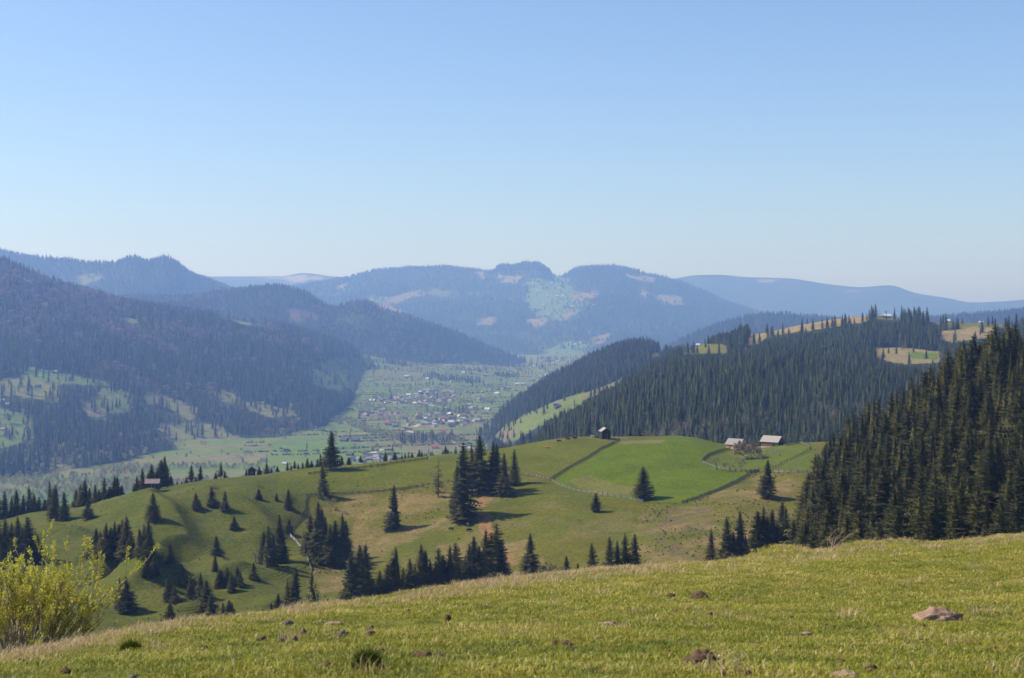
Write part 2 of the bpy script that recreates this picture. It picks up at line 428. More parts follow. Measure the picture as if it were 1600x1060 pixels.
# ridge beyond the pasture, forest with clearings
RIDGE = Layer('middle_ridge', [
    [(500, 810, 1300), (760, 770, 1300), (1000, 755, 1150), (1300, 770, 1050), (2200, 810, 1000)],
    [(500, 790, 1500), (700, 745, 1450), (760, 745, 1450), (850, 706, 1500), (900, 684, 1500), (950, 654, 1550), (1000, 630, 1600), (1100, 601, 1650), (1200, 584, 1700), (1300, 580, 1750), (1400, 580, 1750), (1600, 580, 1700), (2200, 580, 1600)],
    [(500, 795, 1700), (700, 752, 1700), (760, 740, 1700), (800, 712, 1750), (850, 690, 1800), (900, 668, 1850), (950, 636, 1950), (1000, 606, 2000), (1100, 574, 2050), (1200, 562, 2100), (1300, 556, 2100), (1400, 553, 2100), (1600, 555, 2000), (2200, 555, 1900)],
    [(500, 820, 2300), (700, 745, 2300), (780, 730, 2400), (850, 700, 2450), (900, 678, 2500), (950, 644, 2500), (1000, 610, 2500), (1040, 575, 2500), (1090, 541, 2550), (1150, 526, 2550), (1200, 519, 2550), (1250, 508, 2550), (1300, 500, 2550), (1350, 495, 2550), (1400, 498, 2550), (1450, 503, 2550), (1500, 504, 2550), (1600, 507, 2500), (2200, 482, 2400)]],
    (500, 2200, 4), (950, 3400, 9), front=.3, back=-.3, noise=[(3, 220, 41), (1.5, 70, 42)])

# the next spur, hazier, beyond the ridge
SPUR = Layer('far_spur', [
    [(500, 1000, 2700), (700, 880, 2750), (760, 790, 2750), (790, 715, 2750), (850, 668, 2750), (900, 648, 2750), (1000, 620, 2700), (1150, 590, 2700)],
    [(500, 980, 2900), (700, 850, 2900), (750, 760, 2950), (785, 690, 2950), (820, 656, 2950), (860, 634, 2950), (910, 616, 2950), (960, 598, 2950), (1010, 582, 2950), (1150, 570, 2900)],
    [(500, 960, 3600), (700, 800, 3600), (750, 705, 3600), (780, 655, 3600), (800, 637, 3600), (822, 622, 3600), (850, 604, 3600), (880, 588, 3600), (915, 570, 3600), (945, 554, 3600), (970, 546, 3600), (1000, 543, 3600), (1030, 551, 3600), (1060, 557, 3600), (1100, 556, 3600), (1150, 560, 3600)]],
    (500, 1150, 4), (2500, 4400, 14), front=.25, back=-.3, noise=[(6, 260, 45), (2, 80, 46)])

# valley floor
VALLEY = Layer('valley_floor', [
    [(-900, 770, 1700), (2500, 770, 1700)],
    [(-900, 722, 2050), (2500, 722, 2050)],
    [(-900, 690, 2350), (2500, 690, 2350)],
    [(-900, 645, 3000), (2500, 645, 3000)],
    [(-900, 612, 3700), (300, 612, 3700), (450, 600, 3700), (700, 606, 3700), (2500, 612, 3700)],
    [(-900, 575, 4600), (300, 575, 4600), (480, 560, 4500), (560, 556, 4500), (620, 566, 4500), (700, 578, 4400), (800, 583, 4600), (900, 575, 4800), (2500, 575, 4800)],
    [(-900, 562, 6200), (500, 562, 6200), (800, 560, 6200), (950, 556, 6200), (2500, 556, 6200)]],
    (-300, 1500, 3), (1500, 7400, 12), front=.1, back=-.02, noise=[(2.5, 300, 51), (1.0, 90, 52)], scale=K)

# big slope on the left
LEFT_SLOPE = Layer('left_slope', [
    [(-500, 790, 1750), (0, 752, 1850), (200, 745, 1950), (330, 738, 2080), (400, 724, 2150), (455, 704, 2300), (505, 670, 2600), (545, 628, 3200), (575, 600, 3800), (700, 640, 4000), (900, 660, 4100)],
    [(-500, 690, 2050), (0, 660, 2200), (150, 660, 2300), (300, 662, 2450), (400, 656, 2550), (480, 638, 2800), (535, 607, 3350), (575, 590, 3950), (700, 660, 4200), (900, 680, 4300)],
    [(-500, 560, 2600), (0, 560, 2700), (150, 572, 2750), (300, 582, 2900), (400, 582, 3050), (480, 582, 3300), (530, 576, 3700), (575, 574, 4100), (700, 680, 4400), (900, 700, 4500)],
    [(-500, 300, 3700), (-200, 355, 3700), (0, 416, 3700), (50, 436, 3700), (100, 452, 3720), (150, 463, 3740), (200, 474, 3760), (270, 484, 3800), (340, 492, 3850), (400, 503, 3900), (450, 516, 3950), (500, 532, 4050), (540, 548, 4150), (575, 566, 4300), (620, 600, 4400), (700, 690, 4600), (900, 720, 4700)]],
    (-500, 800, 4), (1650, 5200, 12), front=.3, back=-.4, noise=[(16, 420, 61), (6, 140, 62)], scale=K)

FOLD_RIDGE = Layer('folded_ridge', [
    [(-500, 560, 4300), (300, 560, 4300), (480, 575, 4400), (600, 590, 4600), (700, 592, 4800), (800, 592, 5000), (870, 600, 5200), (1100, 640, 5400)],
    [(-500, 520, 4800), (300, 500, 4700), (480, 525, 4800), (600, 540, 4900), (700, 560, 5050), (800, 578, 5300), (870, 590, 5400), (1100, 660, 5500)],
    [(-500, 470, 5400), (300, 470, 5300), (385, 460, 5300), (440, 453, 5300), (480, 464, 5250), (520, 485, 5200), (560, 475, 5200), (600, 487, 5250), (650, 502, 5300), (700, 518, 5400), (750, 543, 5500), (800, 563, 5600), (850, 578, 5700), (880, 590, 5800), (1100, 680, 6000)]],
    (-500, 1100, 5), (4100, 7200, 20), front=.25, back=-.35, noise=[(22, 420, 71), (8, 150, 72)], scale=K)

TWIN_PEAKS = Layer('twin_peaks', [
    [(-500, 560, 5800), (300, 540, 5800), (520, 540, 5900), (800, 600, 6000)],
    [(-500, 470, 6400), (100, 470, 6400), (200, 455, 6400), (300, 478, 6400), (520, 520, 6500), (800, 620, 6500)],
    [(-500, 360, 7200), (-150, 378, 7200), (0, 395, 7100), (50, 404, 7050), (100, 408, 7000), (150, 414, 6900), (178, 414, 6900), (194, 408, 6900), (208, 404, 6900), (222, 409, 6900), (231, 412, 6950), (242, 408, 7000), (255, 405, 7000), (270, 409, 7000), (300, 430, 7050), (345, 446, 7100), (390, 464, 7150), (450, 490, 7200), (520, 530, 7300), (800, 640, 7400)]],
    (-500, 800, 5), (5600, 9000, 22), front=.25, back=-.35, noise=[(10, 420, 81), (4, 150, 82)], smooth=2.0, scale=K)

FAR_HILL = Layer('far_hill', [
    [(100, 570, 7000), (400, 570, 7000), (700, 575, 6900), (850, 575, 6600), (950, 570, 6600), (1250, 560, 6900), (1700, 560, 7200)],
    [(100, 510, 7800), (400, 500, 7800), (600, 505, 7700), (800, 520, 7500), (950, 520, 7500), (1100, 530, 7600), (1250, 540, 7800), (1700, 560, 8200)],
    [(100, 470, 8800), (400, 462, 8800), (600, 462, 8700), (750, 462, 8600), (870, 462, 8500), (950, 460, 8600), (1100, 485, 8800), (1250, 520, 8900), (1700, 560, 9000)],
    [(100, 470, 9600), (420, 455, 9600), (500, 444, 9600), (560, 432, 9600), (600, 423, 9600), (650, 417, 9600), (700, 417, 9600), (750, 422, 9600), (769, 423, 9600), (777, 417, 9600), (790, 415, 9600), (806, 416, 9600), (822, 413, 9600), (840, 415, 9600), (852, 421, 9600), (866, 430, 9600), (884, 431, 9600), (892, 428, 9600), (900, 424, 9600), (950, 418, 9600), (1000, 428, 9600), (1040, 438, 9700), (1100, 458, 9700), (1150, 478, 9700), (1200, 494, 9700), (1300, 525, 9700), (1700, 560, 9800)]],
    (100, 1700, 4), (6400, 11200, 24), front=.25, back=-.35, noise=[(26, 620, 91), (17, 210, 92), (4, 60, 93)], scale=K, smooth=2.5)

HORIZON = Layer('horizon_hills', [
    [(-700, 520, 10500), (2600, 520, 10500)],
    [(-700, 470, 11700), (2600, 480, 11700)],
    [(-700, 430, 12500), (200, 428, 12500), (300, 427, 12500), (330, 432, 12500), (400, 432, 12500), (440, 432, 12500), (475, 427, 12500), (520, 432, 12500), (600, 436, 12500), (800, 450, 12500), (1000, 446, 12500), (1050, 437, 12500), (1090, 430, 12500), (1122, 429, 12500), (1170, 433, 12500), (1230, 435, 12500), (1300, 445, 12500), (1345, 449, 12500), (1390, 446, 12500), (1430, 458, 12500), (1480, 466, 12500), (1520, 473, 12500), (1560, 472, 12500), (1600, 469, 12500), (1800, 450, 12500), (2600, 440, 12500)]],
    (-700, 2600, 8), (10400, 13800, 60), front=.2, back=-.3, noise=[(7, 600, 95)], scale=K, smooth=1.5)
# dark wooded shoulder between the right ridge and the horizon
SHOULDER = Layer('wooded_shoulder', [
    [(900, 600, 4200), (1700, 560, 4200), (2500, 560, 4200)],
    [(900, 590, 4700), (1100, 560, 4700), (1300, 545, 4700), (1700, 530, 4700), (2500, 520, 4700)],
    [(900, 600, 5200), (1000, 570, 5200), (1080, 530, 5200), (1150, 505, 5200), (1200, 497, 5200), (1260, 499, 5200), (1330, 505, 5200), (1440, 502, 5200), (1500, 498, 5200), (1560, 494, 5200), (1600, 490, 5200), (1800, 480, 5200), (2500, 470, 5200)]],
    (900, 2500, 6), (4000, 6400, 25), front=.25, back=-.3, noise=[(8, 300, 97)], scale=K)

LAYERS = [MEADOW, HILL, SPRUCE_SLOPE, RIDGE, SPUR, VALLEY, LEFT_SLOPE, FOLD_RIDGE, TWIN_PEAKS, FAR_HILL, HORIZON, SHOULDER]
def zmax(x, y, skip=None):
    v = np.full(np.shape(x), -1e4)
    for L in LAYERS:
        if L is not skip: v = np.maximum(v, L.z(x, y))
    return v
# how high the land in front rises on each bearing (to leave out what nothing can see)
_hp = np.arange(-500, 2300, 10.0); _hy = np.geomspace(6, 20500, 520)
_P, _Q = np.meshgrid(_hp, _hy, indexing='ij')
_ang = zmax((_P - HX) / FPX * _Q, _Q) / _Q
_hz = np.maximum.accumulate(_ang, axis=1)
def seen(x, y, ztop, slack=0.004):
    p = HX + FPX * x / y
    i = np.clip(np.rint((p - _hp[0]) / 10), 0, len(_hp) - 1).astype(int)
    j = np.clip(np.interp(y, _hy, np.arange(len(_hy))).astype(int) - 1, 0, len(_hy) - 1)
    return ztop / y > _hz[i, j] - slack
# ---------------------------------------------------------------- what grows where: colours of the ground cover
G_BRIGHT = (.112, .152, .012); G_OLIVE = (.130, .125, .020); G_DRY = (.215, .168, .08); G_STRAW = (.245, .175, .085); G_SOIL = (.30, .17, .085); G_DARK = (.05, .07, .022)
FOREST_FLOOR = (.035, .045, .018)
def warp(L, ax, ay, s, seed):
    return L.PX + ax * fbm(L.X / s, L.YY / s, seed, 4), L.PY + ay * fbm(L.X / s, L.YY / s, seed + 50, 4)
def polym(L, poly, ax=6, ay=3, s=20, seed=1):
    a, b = warp(L, ax, ay, s, seed); return inpoly(a, b, poly).astype(float)
def linem(L, line, w):
    """0..1 mask of a strip w metres wide along a surveyed line"""
    pts = [L.at(*p) for p in line]; best = np.full(L.Z.shape, 1e9)
    for a, b in zip(pts[:-1], pts[1:]):
        dx, dy = b[0] - a[0], b[1] - a[1]; L2 = dx * dx + dy * dy + 1e-9
        t = np.clip(((L.X - a[0]) * dx + (L.YY - a[1]) * dy) / L2, 0, 1)
        best = np.minimum(best, np.hypot(L.X - a[0] - t * dx, L.YY - a[1] - t * dy))
    return sstep(w, w * .4, best)
def flat(L, c): return np.ones(L.Z.shape + (3,)) * np.asarray(c)

# pasture hill
L = HILL
c = flat(L, G_OLIVE)
nA = fbm(L.X / 60, L.YY / 60, 101, 5); nB = fbm(L.X / 14, L.YY / 14, 102, 4)
c = mixc(c, (.10, .123, .016), sstep(-.1, .5, nA) * .6)
c = mixc(c, G_DRY, sstep(.05, .45, nB + .4 * nA) * .45)
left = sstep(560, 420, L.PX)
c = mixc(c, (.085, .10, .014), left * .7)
ENCLOSED = [(866, 750), (968, 688), (1080, 680), (1140, 700), (1100, 718), (1150, 735), (1185, 736), (1120, 768), (1065, 787), (1005, 786), (950, 776), (900, 768)]
m = polym(L, ENCLOSED, 1, .7, 20, 3)
c = mixc(c, (.112, .152, .010), m); c = mixc(c, (.095, .13, .022), m * sstep(.1, .6, fbm(L.X / 35, L.YY / 9, 111, 4)) * .7)
c = mixc(c, G_DRY, m * polym(L, [(895, 748), (925, 742), (945, 752), (1000, 758), (1005, 776), (950, 772), (900, 764)], 12, 4, 12, 4) * .45)
c = mixc(c, G_DRY, polym(L, [(960, 690), (1040, 687), (1035, 692), (965, 694)], 5, 2, 10, 5) * .8)
c = mixc(c, (.115, .145, .02), polym(L, [(1100, 720), (1140, 702), (1270, 690), (1268, 735), (1180, 737), (1120, 732)], 2, 1, 15, 6) * .9)
top_strip = polym(L, [(440, 740), (900, 684), (960, 690), (862, 748), (820, 742), (690, 752), (520, 772), (430, 770)], 3, 2, 15, 7)
c = mixc(c, (.122, .135, .017), top_strip * .85)
DRY = [[(500, 800), (520, 790), (600, 770), (700, 756), (760, 775), (720, 800), (680, 820), (640, 828), (600, 840), (560, 860), (545, 850), (550, 815)],
       [(545, 820), (610, 815), (660, 835), (620, 850), (560, 862), (540, 850)],
       [(500, 885), (540, 875), (545, 945), (500, 945), (490, 900)], [(680, 855), (720, 848), (790, 860), (800, 905), (740, 900), (700, 880)],
       [(790, 840), (830, 835), (860, 900), (800, 905)], [(735, 745), (765, 745), (768, 790), (750, 830), (740, 800)]]
for k, p in enumerate(DRY): c = mixc(c, G_STRAW, polym(L, p, 30, 12, 18, 20 + k) * sstep(-.55, .15, nB) * (.8 if k != 1 else .7) * (.45 + .55 * sstep(-.3, .3, fbm(L.X / 4, L.YY / 4, 60, 3))))
c = mixc(c, G_SOIL, linem(L, [(740, 742), (752, 768), (750, 800), (762, 832), (770, 850)], 3.5) * sstep(-.5, .0, nB) * 1.0)
c = mixc(c, G_SOIL, polym(L, [(775, 870), (800, 858), (812, 880), (790, 892)], 8, 4, 8, 33) * .8)
c = mixc(c, G_SOIL, linem(L, [(723, 805), (742, 812), (765, 808)], 2) * .6)
right = polym(L, [(1010, 790), (1060, 790), (1180, 740), (1245, 740), (1250, 790), (1180, 870), (1120, 890), (1010, 900), (985, 850)], 18, 8, 20, 35)
c = mixc(c, G_STRAW, right * sstep(-.5, .4, nB) * .85 * (.4 + .6 * sstep(-.3, .3, fbm(L.X / 4, L.YY / 4, 61, 3))))
c = mixc(c, (.14, .105, .07), polym(L, [(1030, 795), (1115, 795), (1110, 825), (1060, 830), (1080, 870), (1050, 870), (1020, 840)], 14, 6, 10, 36) * sstep(-.3, .2, fbm(L.X / 4, L.YY / 4, 37, 3)) * .7)
c = mixc(c, G_DARK, linem(L, [(1000, 786), (1065, 787), (1120, 768), (1185, 737)], 2.5) * .5)
c = mixc(c, (.05, .085, .02), linem(L, [(200, 793), (260, 786), (330, 776), (420, 768), (520, 765), (600, 763)], .9) * .55)
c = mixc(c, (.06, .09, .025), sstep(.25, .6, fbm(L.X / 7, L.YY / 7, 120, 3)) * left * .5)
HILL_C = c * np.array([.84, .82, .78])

# spruce slope: needles and brush
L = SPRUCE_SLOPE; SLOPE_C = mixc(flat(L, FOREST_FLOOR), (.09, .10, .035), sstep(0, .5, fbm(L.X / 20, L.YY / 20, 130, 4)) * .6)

# middle ridge
L = RIDGE
clear = np.zeros(L.Z.shape); c = flat(L, FOREST_FLOOR)
def clearing(poly, col, k, ax=5, ay=2.5, s=40):
    global c, clear
    L.polys.append(poly); m = polym(L, poly, ax, ay, s, k); clear = np.maximum(clear, m); c = mixc(c, np.array(col) * 1.0, m)
clearing([(780, 690), (800, 678), (830, 668), (850, 672), (800, 700)], (.13, .115, .045), 13)
clearing([(1062, 543), (1090, 535), (1140, 540), (1140, 552), (1066, 553)], G_OLIVE, 4)
clearing([(1072, 527), (1092, 518), (1128, 510), (1156, 505), (1150, 515), (1110, 524), (1080, 530)], G_OLIVE, 6)
clearing([(1165, 540), (1172, 520), (1220, 510), (1260, 500), (1320, 492), (1362, 493), (1356, 503), (1310, 512), (1280, 516), (1240, 520), (1200, 528), (1180, 540)], (.26, .19, .085), 7)
clearing([(1355, 497), (1372, 490), (1400, 492), (1420, 500), (1390, 500)], G_OLIVE, 8)
clearing([(1440, 500), (1600, 492), (1620, 510), (1560, 512), (1490, 513)], G_OLIVE, 9)
clearing([(1466, 518), (1520, 511), (1560, 515), (1545, 528), (1490, 535), (1470, 530)], (.24, .18, .085), 10)
clearing([(1362, 545), (1400, 543), (1470, 550), (1470, 566), (1420, 570), (1365, 560)], (.23, .18, .085), 11, 3, 2)
clearing([(1418, 549), (1468, 552), (1465, 563), (1425, 561)], G_BRIGHT, 12, 2, 1)
RIDGE_C, RIDGE_CLEAR = c, clear

# valley floor
L = VALLEY
nA = fbm(L.X / 390, L.YY / 390, 140, 5); nB = fbm(L.X / 90, L.YY / 90, 141, 4)
c = flat(L, (.15, .155, .038)); c = mixc(c, (.15, .135, .065), sstep(0, .5, nA) * .7); c = mixc(c, (.105, .15, .035), sstep(.1, .5, -nA) * .8)
c = mixc(c, (.07, .085, .035), sstep(.15, .5, nB) * .5)
# strips of hay fields, each its own tone
fx = (L.X * .93 + L.YY * .36) / 195; fy = (L.YY * .93 - L.X * .36) / 72
fid = _h(np.floor(fx + .4 * fbm(L.X / 450, L.YY / 450, 142, 2)), np.floor(fy + .4 * fbm(L.X / 450, L.YY / 450, 143, 2)), 9)
flatm = sstep(600, 615, L.PY)
c = mixc(c, (.11, .165, .016), (fid < .4) * flatm * .85); c = mixc(c, (.17, .15, .07), (fid > .78) * flatm * .75); c = mixc(c, (.075, .12, .03), ((fid > .4) & (fid < .55)) * flatm * .7)
c = mixc(c, (.04, .05, .025), 0 * (np.abs(fy + .4 * fbm(L.X / 450, L.YY / 450, 143, 2) - np.rint(fy + .4 * fbm(L.X / 450, L.YY / 450, 143, 2))) < .08) * flatm * .5)
c = mixc(c, (.12, .165, .014), polym(L, [(400, 722), (430, 705), (500, 698), (560, 708), (600, 716), (600, 724), (400, 735)], 3, 1, 60, 1) * .9)
c = mixc(c, (.10, .15, .04), polym(L, [(480, 600), (500, 565), (560, 555), (700, 580), (800, 585), (830, 600), (760, 612), (600, 615)], 8, 3, 200, 2) * .6)
c = mixc(c, (.16, .14, .075), polym(L, [(575, 580), (640, 572), (700, 590), (650, 600), (590, 596)], 18, 5, 150, 3) * .5)
c = mixc(c, (.16, .12, .09), polym(L, [(560, 646), (625, 642), (640, 650), (570, 654)], 10, 2, 100, 4) * .7)
VALLEY_C = c

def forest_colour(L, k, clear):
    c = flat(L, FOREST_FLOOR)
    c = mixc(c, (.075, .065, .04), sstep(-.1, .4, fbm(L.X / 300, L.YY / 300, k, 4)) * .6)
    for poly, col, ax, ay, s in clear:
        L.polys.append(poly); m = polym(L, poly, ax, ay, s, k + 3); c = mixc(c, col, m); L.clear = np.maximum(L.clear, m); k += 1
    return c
for L in LAYERS:
    if L is not RIDGE: L.polys = []
    L.clear = np.zeros(L.Z.shape)
LEFT_C = forest_colour(LEFT_SLOPE, 200, [
    ([(26, 576), (50, 574), (90, 582), (165, 597), (170, 604), (120, 600), (80, 598), (40, 592)], (.11, .16, .035), 5, 2, 60),
    ([(-300, 600), (0, 590), (50, 596), (95, 600), (90, 628), (40, 620), (-300, 625)], (.15, .15, .05), 12, 7, 60),
    ([(340, 493), (380, 491), (420, 507), (385, 508)], (.13, .165, .04), 4, 2, 50),
    ([(188, 497), (205, 497), (228, 506), (205, 505)], (.16, .16, .06), 4, 1, 50),
    ([(-300, 640), (0, 636), (48, 648), (55, 685), (0, 700), (-300, 700)], (.115, .155, .04), 8, 5, 80),
    ([(150, 608), (200, 615), (205, 640), (165, 645), (140, 630)], (.12, .145, .04), 14, 8, 50),
    ([(120, 622), (150, 632), (170, 655), (140, 650)], (.16, .13, .075), 9, 6, 50),
    ([(215, 612), (250, 612), (310, 640), (300, 655), (250, 640), (220, 630)], (.155, .15, .055), 16, 10, 60),
    ([(330, 606), (350, 610), (400, 628), (470, 645), (440, 655), (390, 640), (340, 625)], (.155, .15, .055), 14, 8, 60),
    ([(240, 668), (300, 662), (345, 668), (400, 690), (420, 710), (330, 722), (270, 690)], (.15, .15, .06), 14, 8, 60),
    ([(75, 718), (100, 715), (120, 735), (85, 740)], (.15, .15, .06), 8, 5, 60),
    ([(480, 575), (520, 560), (575, 556), (580, 600), (530, 610), (490, 600)], (.12, .15, .05), 6, 4, 80)])
FOLD_C = forest_colour(FOLD_RIDGE, 230, [([(740, 563), (780, 575), (820, 590), (760, 596), (690, 584), (700, 570)], (.12, .15, .05), 8, 4, 120),
    ([(450, 482), (500, 490), (490, 505), (450, 498)], (.12, .085, .055), 14, 6, 120), ([(530, 495), (600, 485), (640, 500), (560, 510)], (.05, .07, .03), 14, 8, 120)])
TWIN_C = forest_colour(TWIN_PEAKS, 260, [([(118, 432), (140, 425), (160, 433), (130, 445)], (.12, .14, .05), 10, 5, 150)])
FAR_C = forest_colour(FAR_HILL, 290, [
    ([(826, 438), (870, 432), (905, 434), (890, 455), (920, 470), (905, 490), (880, 500), (850, 495), (825, 470)], (.11, .155, .045), 18, 8, 160),
    ([(862, 430), (888, 424), (888, 432), (866, 434)], (.19, .16, .07), 8, 3, 160),
    ([(893, 458), (935, 452), (932, 464), (900, 472)], (.19, .145, .075), 14, 5, 160), ([(878, 492), (915, 482), (905, 494), (885, 500)], (.19, .145, .075), 14, 5, 160),
    ([(830, 500), (860, 496), (850, 508), (832, 512)], (.18, .14, .075), 14, 5, 160), ([(595, 470), (640, 456), (668, 452), (660, 462), (620, 472), (600, 480)], (.18, .14, .075), 16, 5, 160),
    ([(574, 464), (600, 464), (606, 472), (575, 472)], (.12, .16, .05), 8, 3, 160), ([(580, 478), (612, 474), (628, 488), (600, 490)], (.23, .16, .09), 16, 5, 160),
    ([(745, 424), (760, 426), (755, 436), (748, 434)], (.19, .15, .08), 10, 3, 160), ([(778, 430), (812, 430), (812, 442), (785, 440)], (.19, .15, .08), 12, 5, 160),
    ([(975, 424), (1022, 436), (1015, 442), (985, 434)], (.24, .18, .1), 10, 3, 160), ([(1020, 460), (1060, 462), (1078, 474), (1040, 478)], (.21, .17, .085), 16, 5, 160),
    ([(995, 450), (1012, 456), (1010, 465), (998, 458)], (.22, .17, .1), 8, 3, 160), ([(925, 528), (955, 522), (948, 532), (925, 538)], (.19, .145, .075), 10, 3, 160),
    ([(850, 545), (880, 535), (925, 535), (920, 550), (880, 572), (850, 568)], (.12, .16, .06), 16, 6, 160), ([(525, 448), (541, 443), (540, 451), (527, 452)], (.24, .17, .09), 6, 1, 160),
    ([(750, 500), (775, 496), (770, 506), (745, 508)], (.2, .15, .085), 12, 3, 160), ([(660, 455), (700, 452), (760, 460), (700, 464)], (.12, .11, .07), 28, 8, 160)])
SPUR_C = forest_colour(SPUR, 370, [([(772, 682), (790, 664), (822, 648), (856, 632), (905, 614), (925, 612), (910, 630), (880, 648), (850, 662), (800, 690)], (.125, .15, .035), 5, 2, 60),
    ([(905, 624), (920, 612), (960, 596), (990, 584), (1000, 588), (965, 604), (925, 622)], (.17, .145, .06), 4, 2, 60), ([(1014, 552), (1040, 548), (1038, 556), (1018, 558)], (.18, .15, .07), 4, 2, 60), ([(775, 680), (800, 668), (812, 672), (790, 690)], (.17, .135, .07), 5, 2, 60)])
HORIZON_C = forest_colour(HORIZON, 320, [([(440, 432), (470, 430), (505, 433), (500, 438), (450, 440)], (.25, .2, .1), 6, 2, 300), ([(390, 432), (420, 430), (450, 434), (420, 438)], (.16, .17, .06), 6, 2, 300),
    ([(1190, 436), (1215, 438), (1212, 443), (1190, 441)], (.22, .18, .09), 6, 2, 300), ([(1318, 455), (1340, 454), (1338, 457), (1320, 457)], (.22, .18, .09), 4, 1, 300)])
SHOULDER_C = forest_colour(SHOULDER, 350, [])
# near meadow soil and thatch under the turf
L = MEADOW
c = flat(L, (.14, .14, .03)); c = mixc(c, (.25, .19, .09), sstep(0, .5, fbm(L.X / 1.1, L.YY / 1.1, 360, 4)) * .7)
MEADOW_C = c

MEADOW.build(land_mat('meadow_turf', 9, 40, bump=.3, bump_d=.02), MEADOW_C)
gx_ = np.gradient(HILL.Z, axis=0) / (HILL.YY / FPX * 3); TERR = sstep(540, 430, HILL.PX) * sstep(755, 790, HILL.PY) * sstep(.06, .3, -gx_) + .25 * sstep(540, 430, HILL.PX) * sstep(765, 800, HILL.PY)
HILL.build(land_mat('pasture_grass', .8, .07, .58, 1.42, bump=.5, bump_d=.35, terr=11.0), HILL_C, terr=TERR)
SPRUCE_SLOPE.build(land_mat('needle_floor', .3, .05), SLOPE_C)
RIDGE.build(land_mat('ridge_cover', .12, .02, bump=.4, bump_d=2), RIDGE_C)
SPUR.build(land_mat('spur_cover', .1, .02, bump=.4, bump_d=2), SPUR_C)
VALLEY.build(land_mat('valley_grass', .08, .012, .7, 1.3, bump=.3, bump_d=2), VALLEY_C)
LEFT_SLOPE.build(land_mat('left_cover', .06, .01, bump=.5, bump_d=5), LEFT_C)
FOLD_RIDGE.build(land_mat('fold_cover', .04, .008, bump=.5, bump_d=8), FOLD_C)
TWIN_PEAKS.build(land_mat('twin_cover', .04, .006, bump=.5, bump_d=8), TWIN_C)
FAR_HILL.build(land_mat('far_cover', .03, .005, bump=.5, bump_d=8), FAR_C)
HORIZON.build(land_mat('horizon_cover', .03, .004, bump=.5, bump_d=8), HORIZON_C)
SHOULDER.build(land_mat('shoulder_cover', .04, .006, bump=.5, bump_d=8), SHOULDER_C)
# ---------------------------------------------------------------- plants
M_SPRUCE = leaf_mat('spruce_needles', (.099, .095, .028), rand=.3, trans=.22, scale=.35)
M_SPRUCE_FAR = leaf_mat('far_spruce_needles', (.082, .092, .038), rand=.5, trans=.22, scale=.5)
M_SPRUCE_MID = leaf_mat('ridge_spruce_needles', (.098, .116, .050), rand=.36, trans=.22, scale=.5)
M_BARK = plain_mat('spruce_bark', (.10, .075, .055), scale=8, var=.4, stretch=(1, 1, .2))
M_GREYBARK = plain_mat('grey_bark', (.22, .19, .16), scale=8, var=.3)
M_TWIG = leaf_mat('bare_twigs', (.26, .21, .17), rand=.25, trans=.05, scale=.6)
M_BROWNTWIG = leaf_mat('brown_twigs', (.24, .175, .145), rand=.3, trans=.05, scale=.3)
M_SPRING = leaf_mat('spring_leaves', (.36, .35, .13), rand=.3, trans=.45, scale=.5)

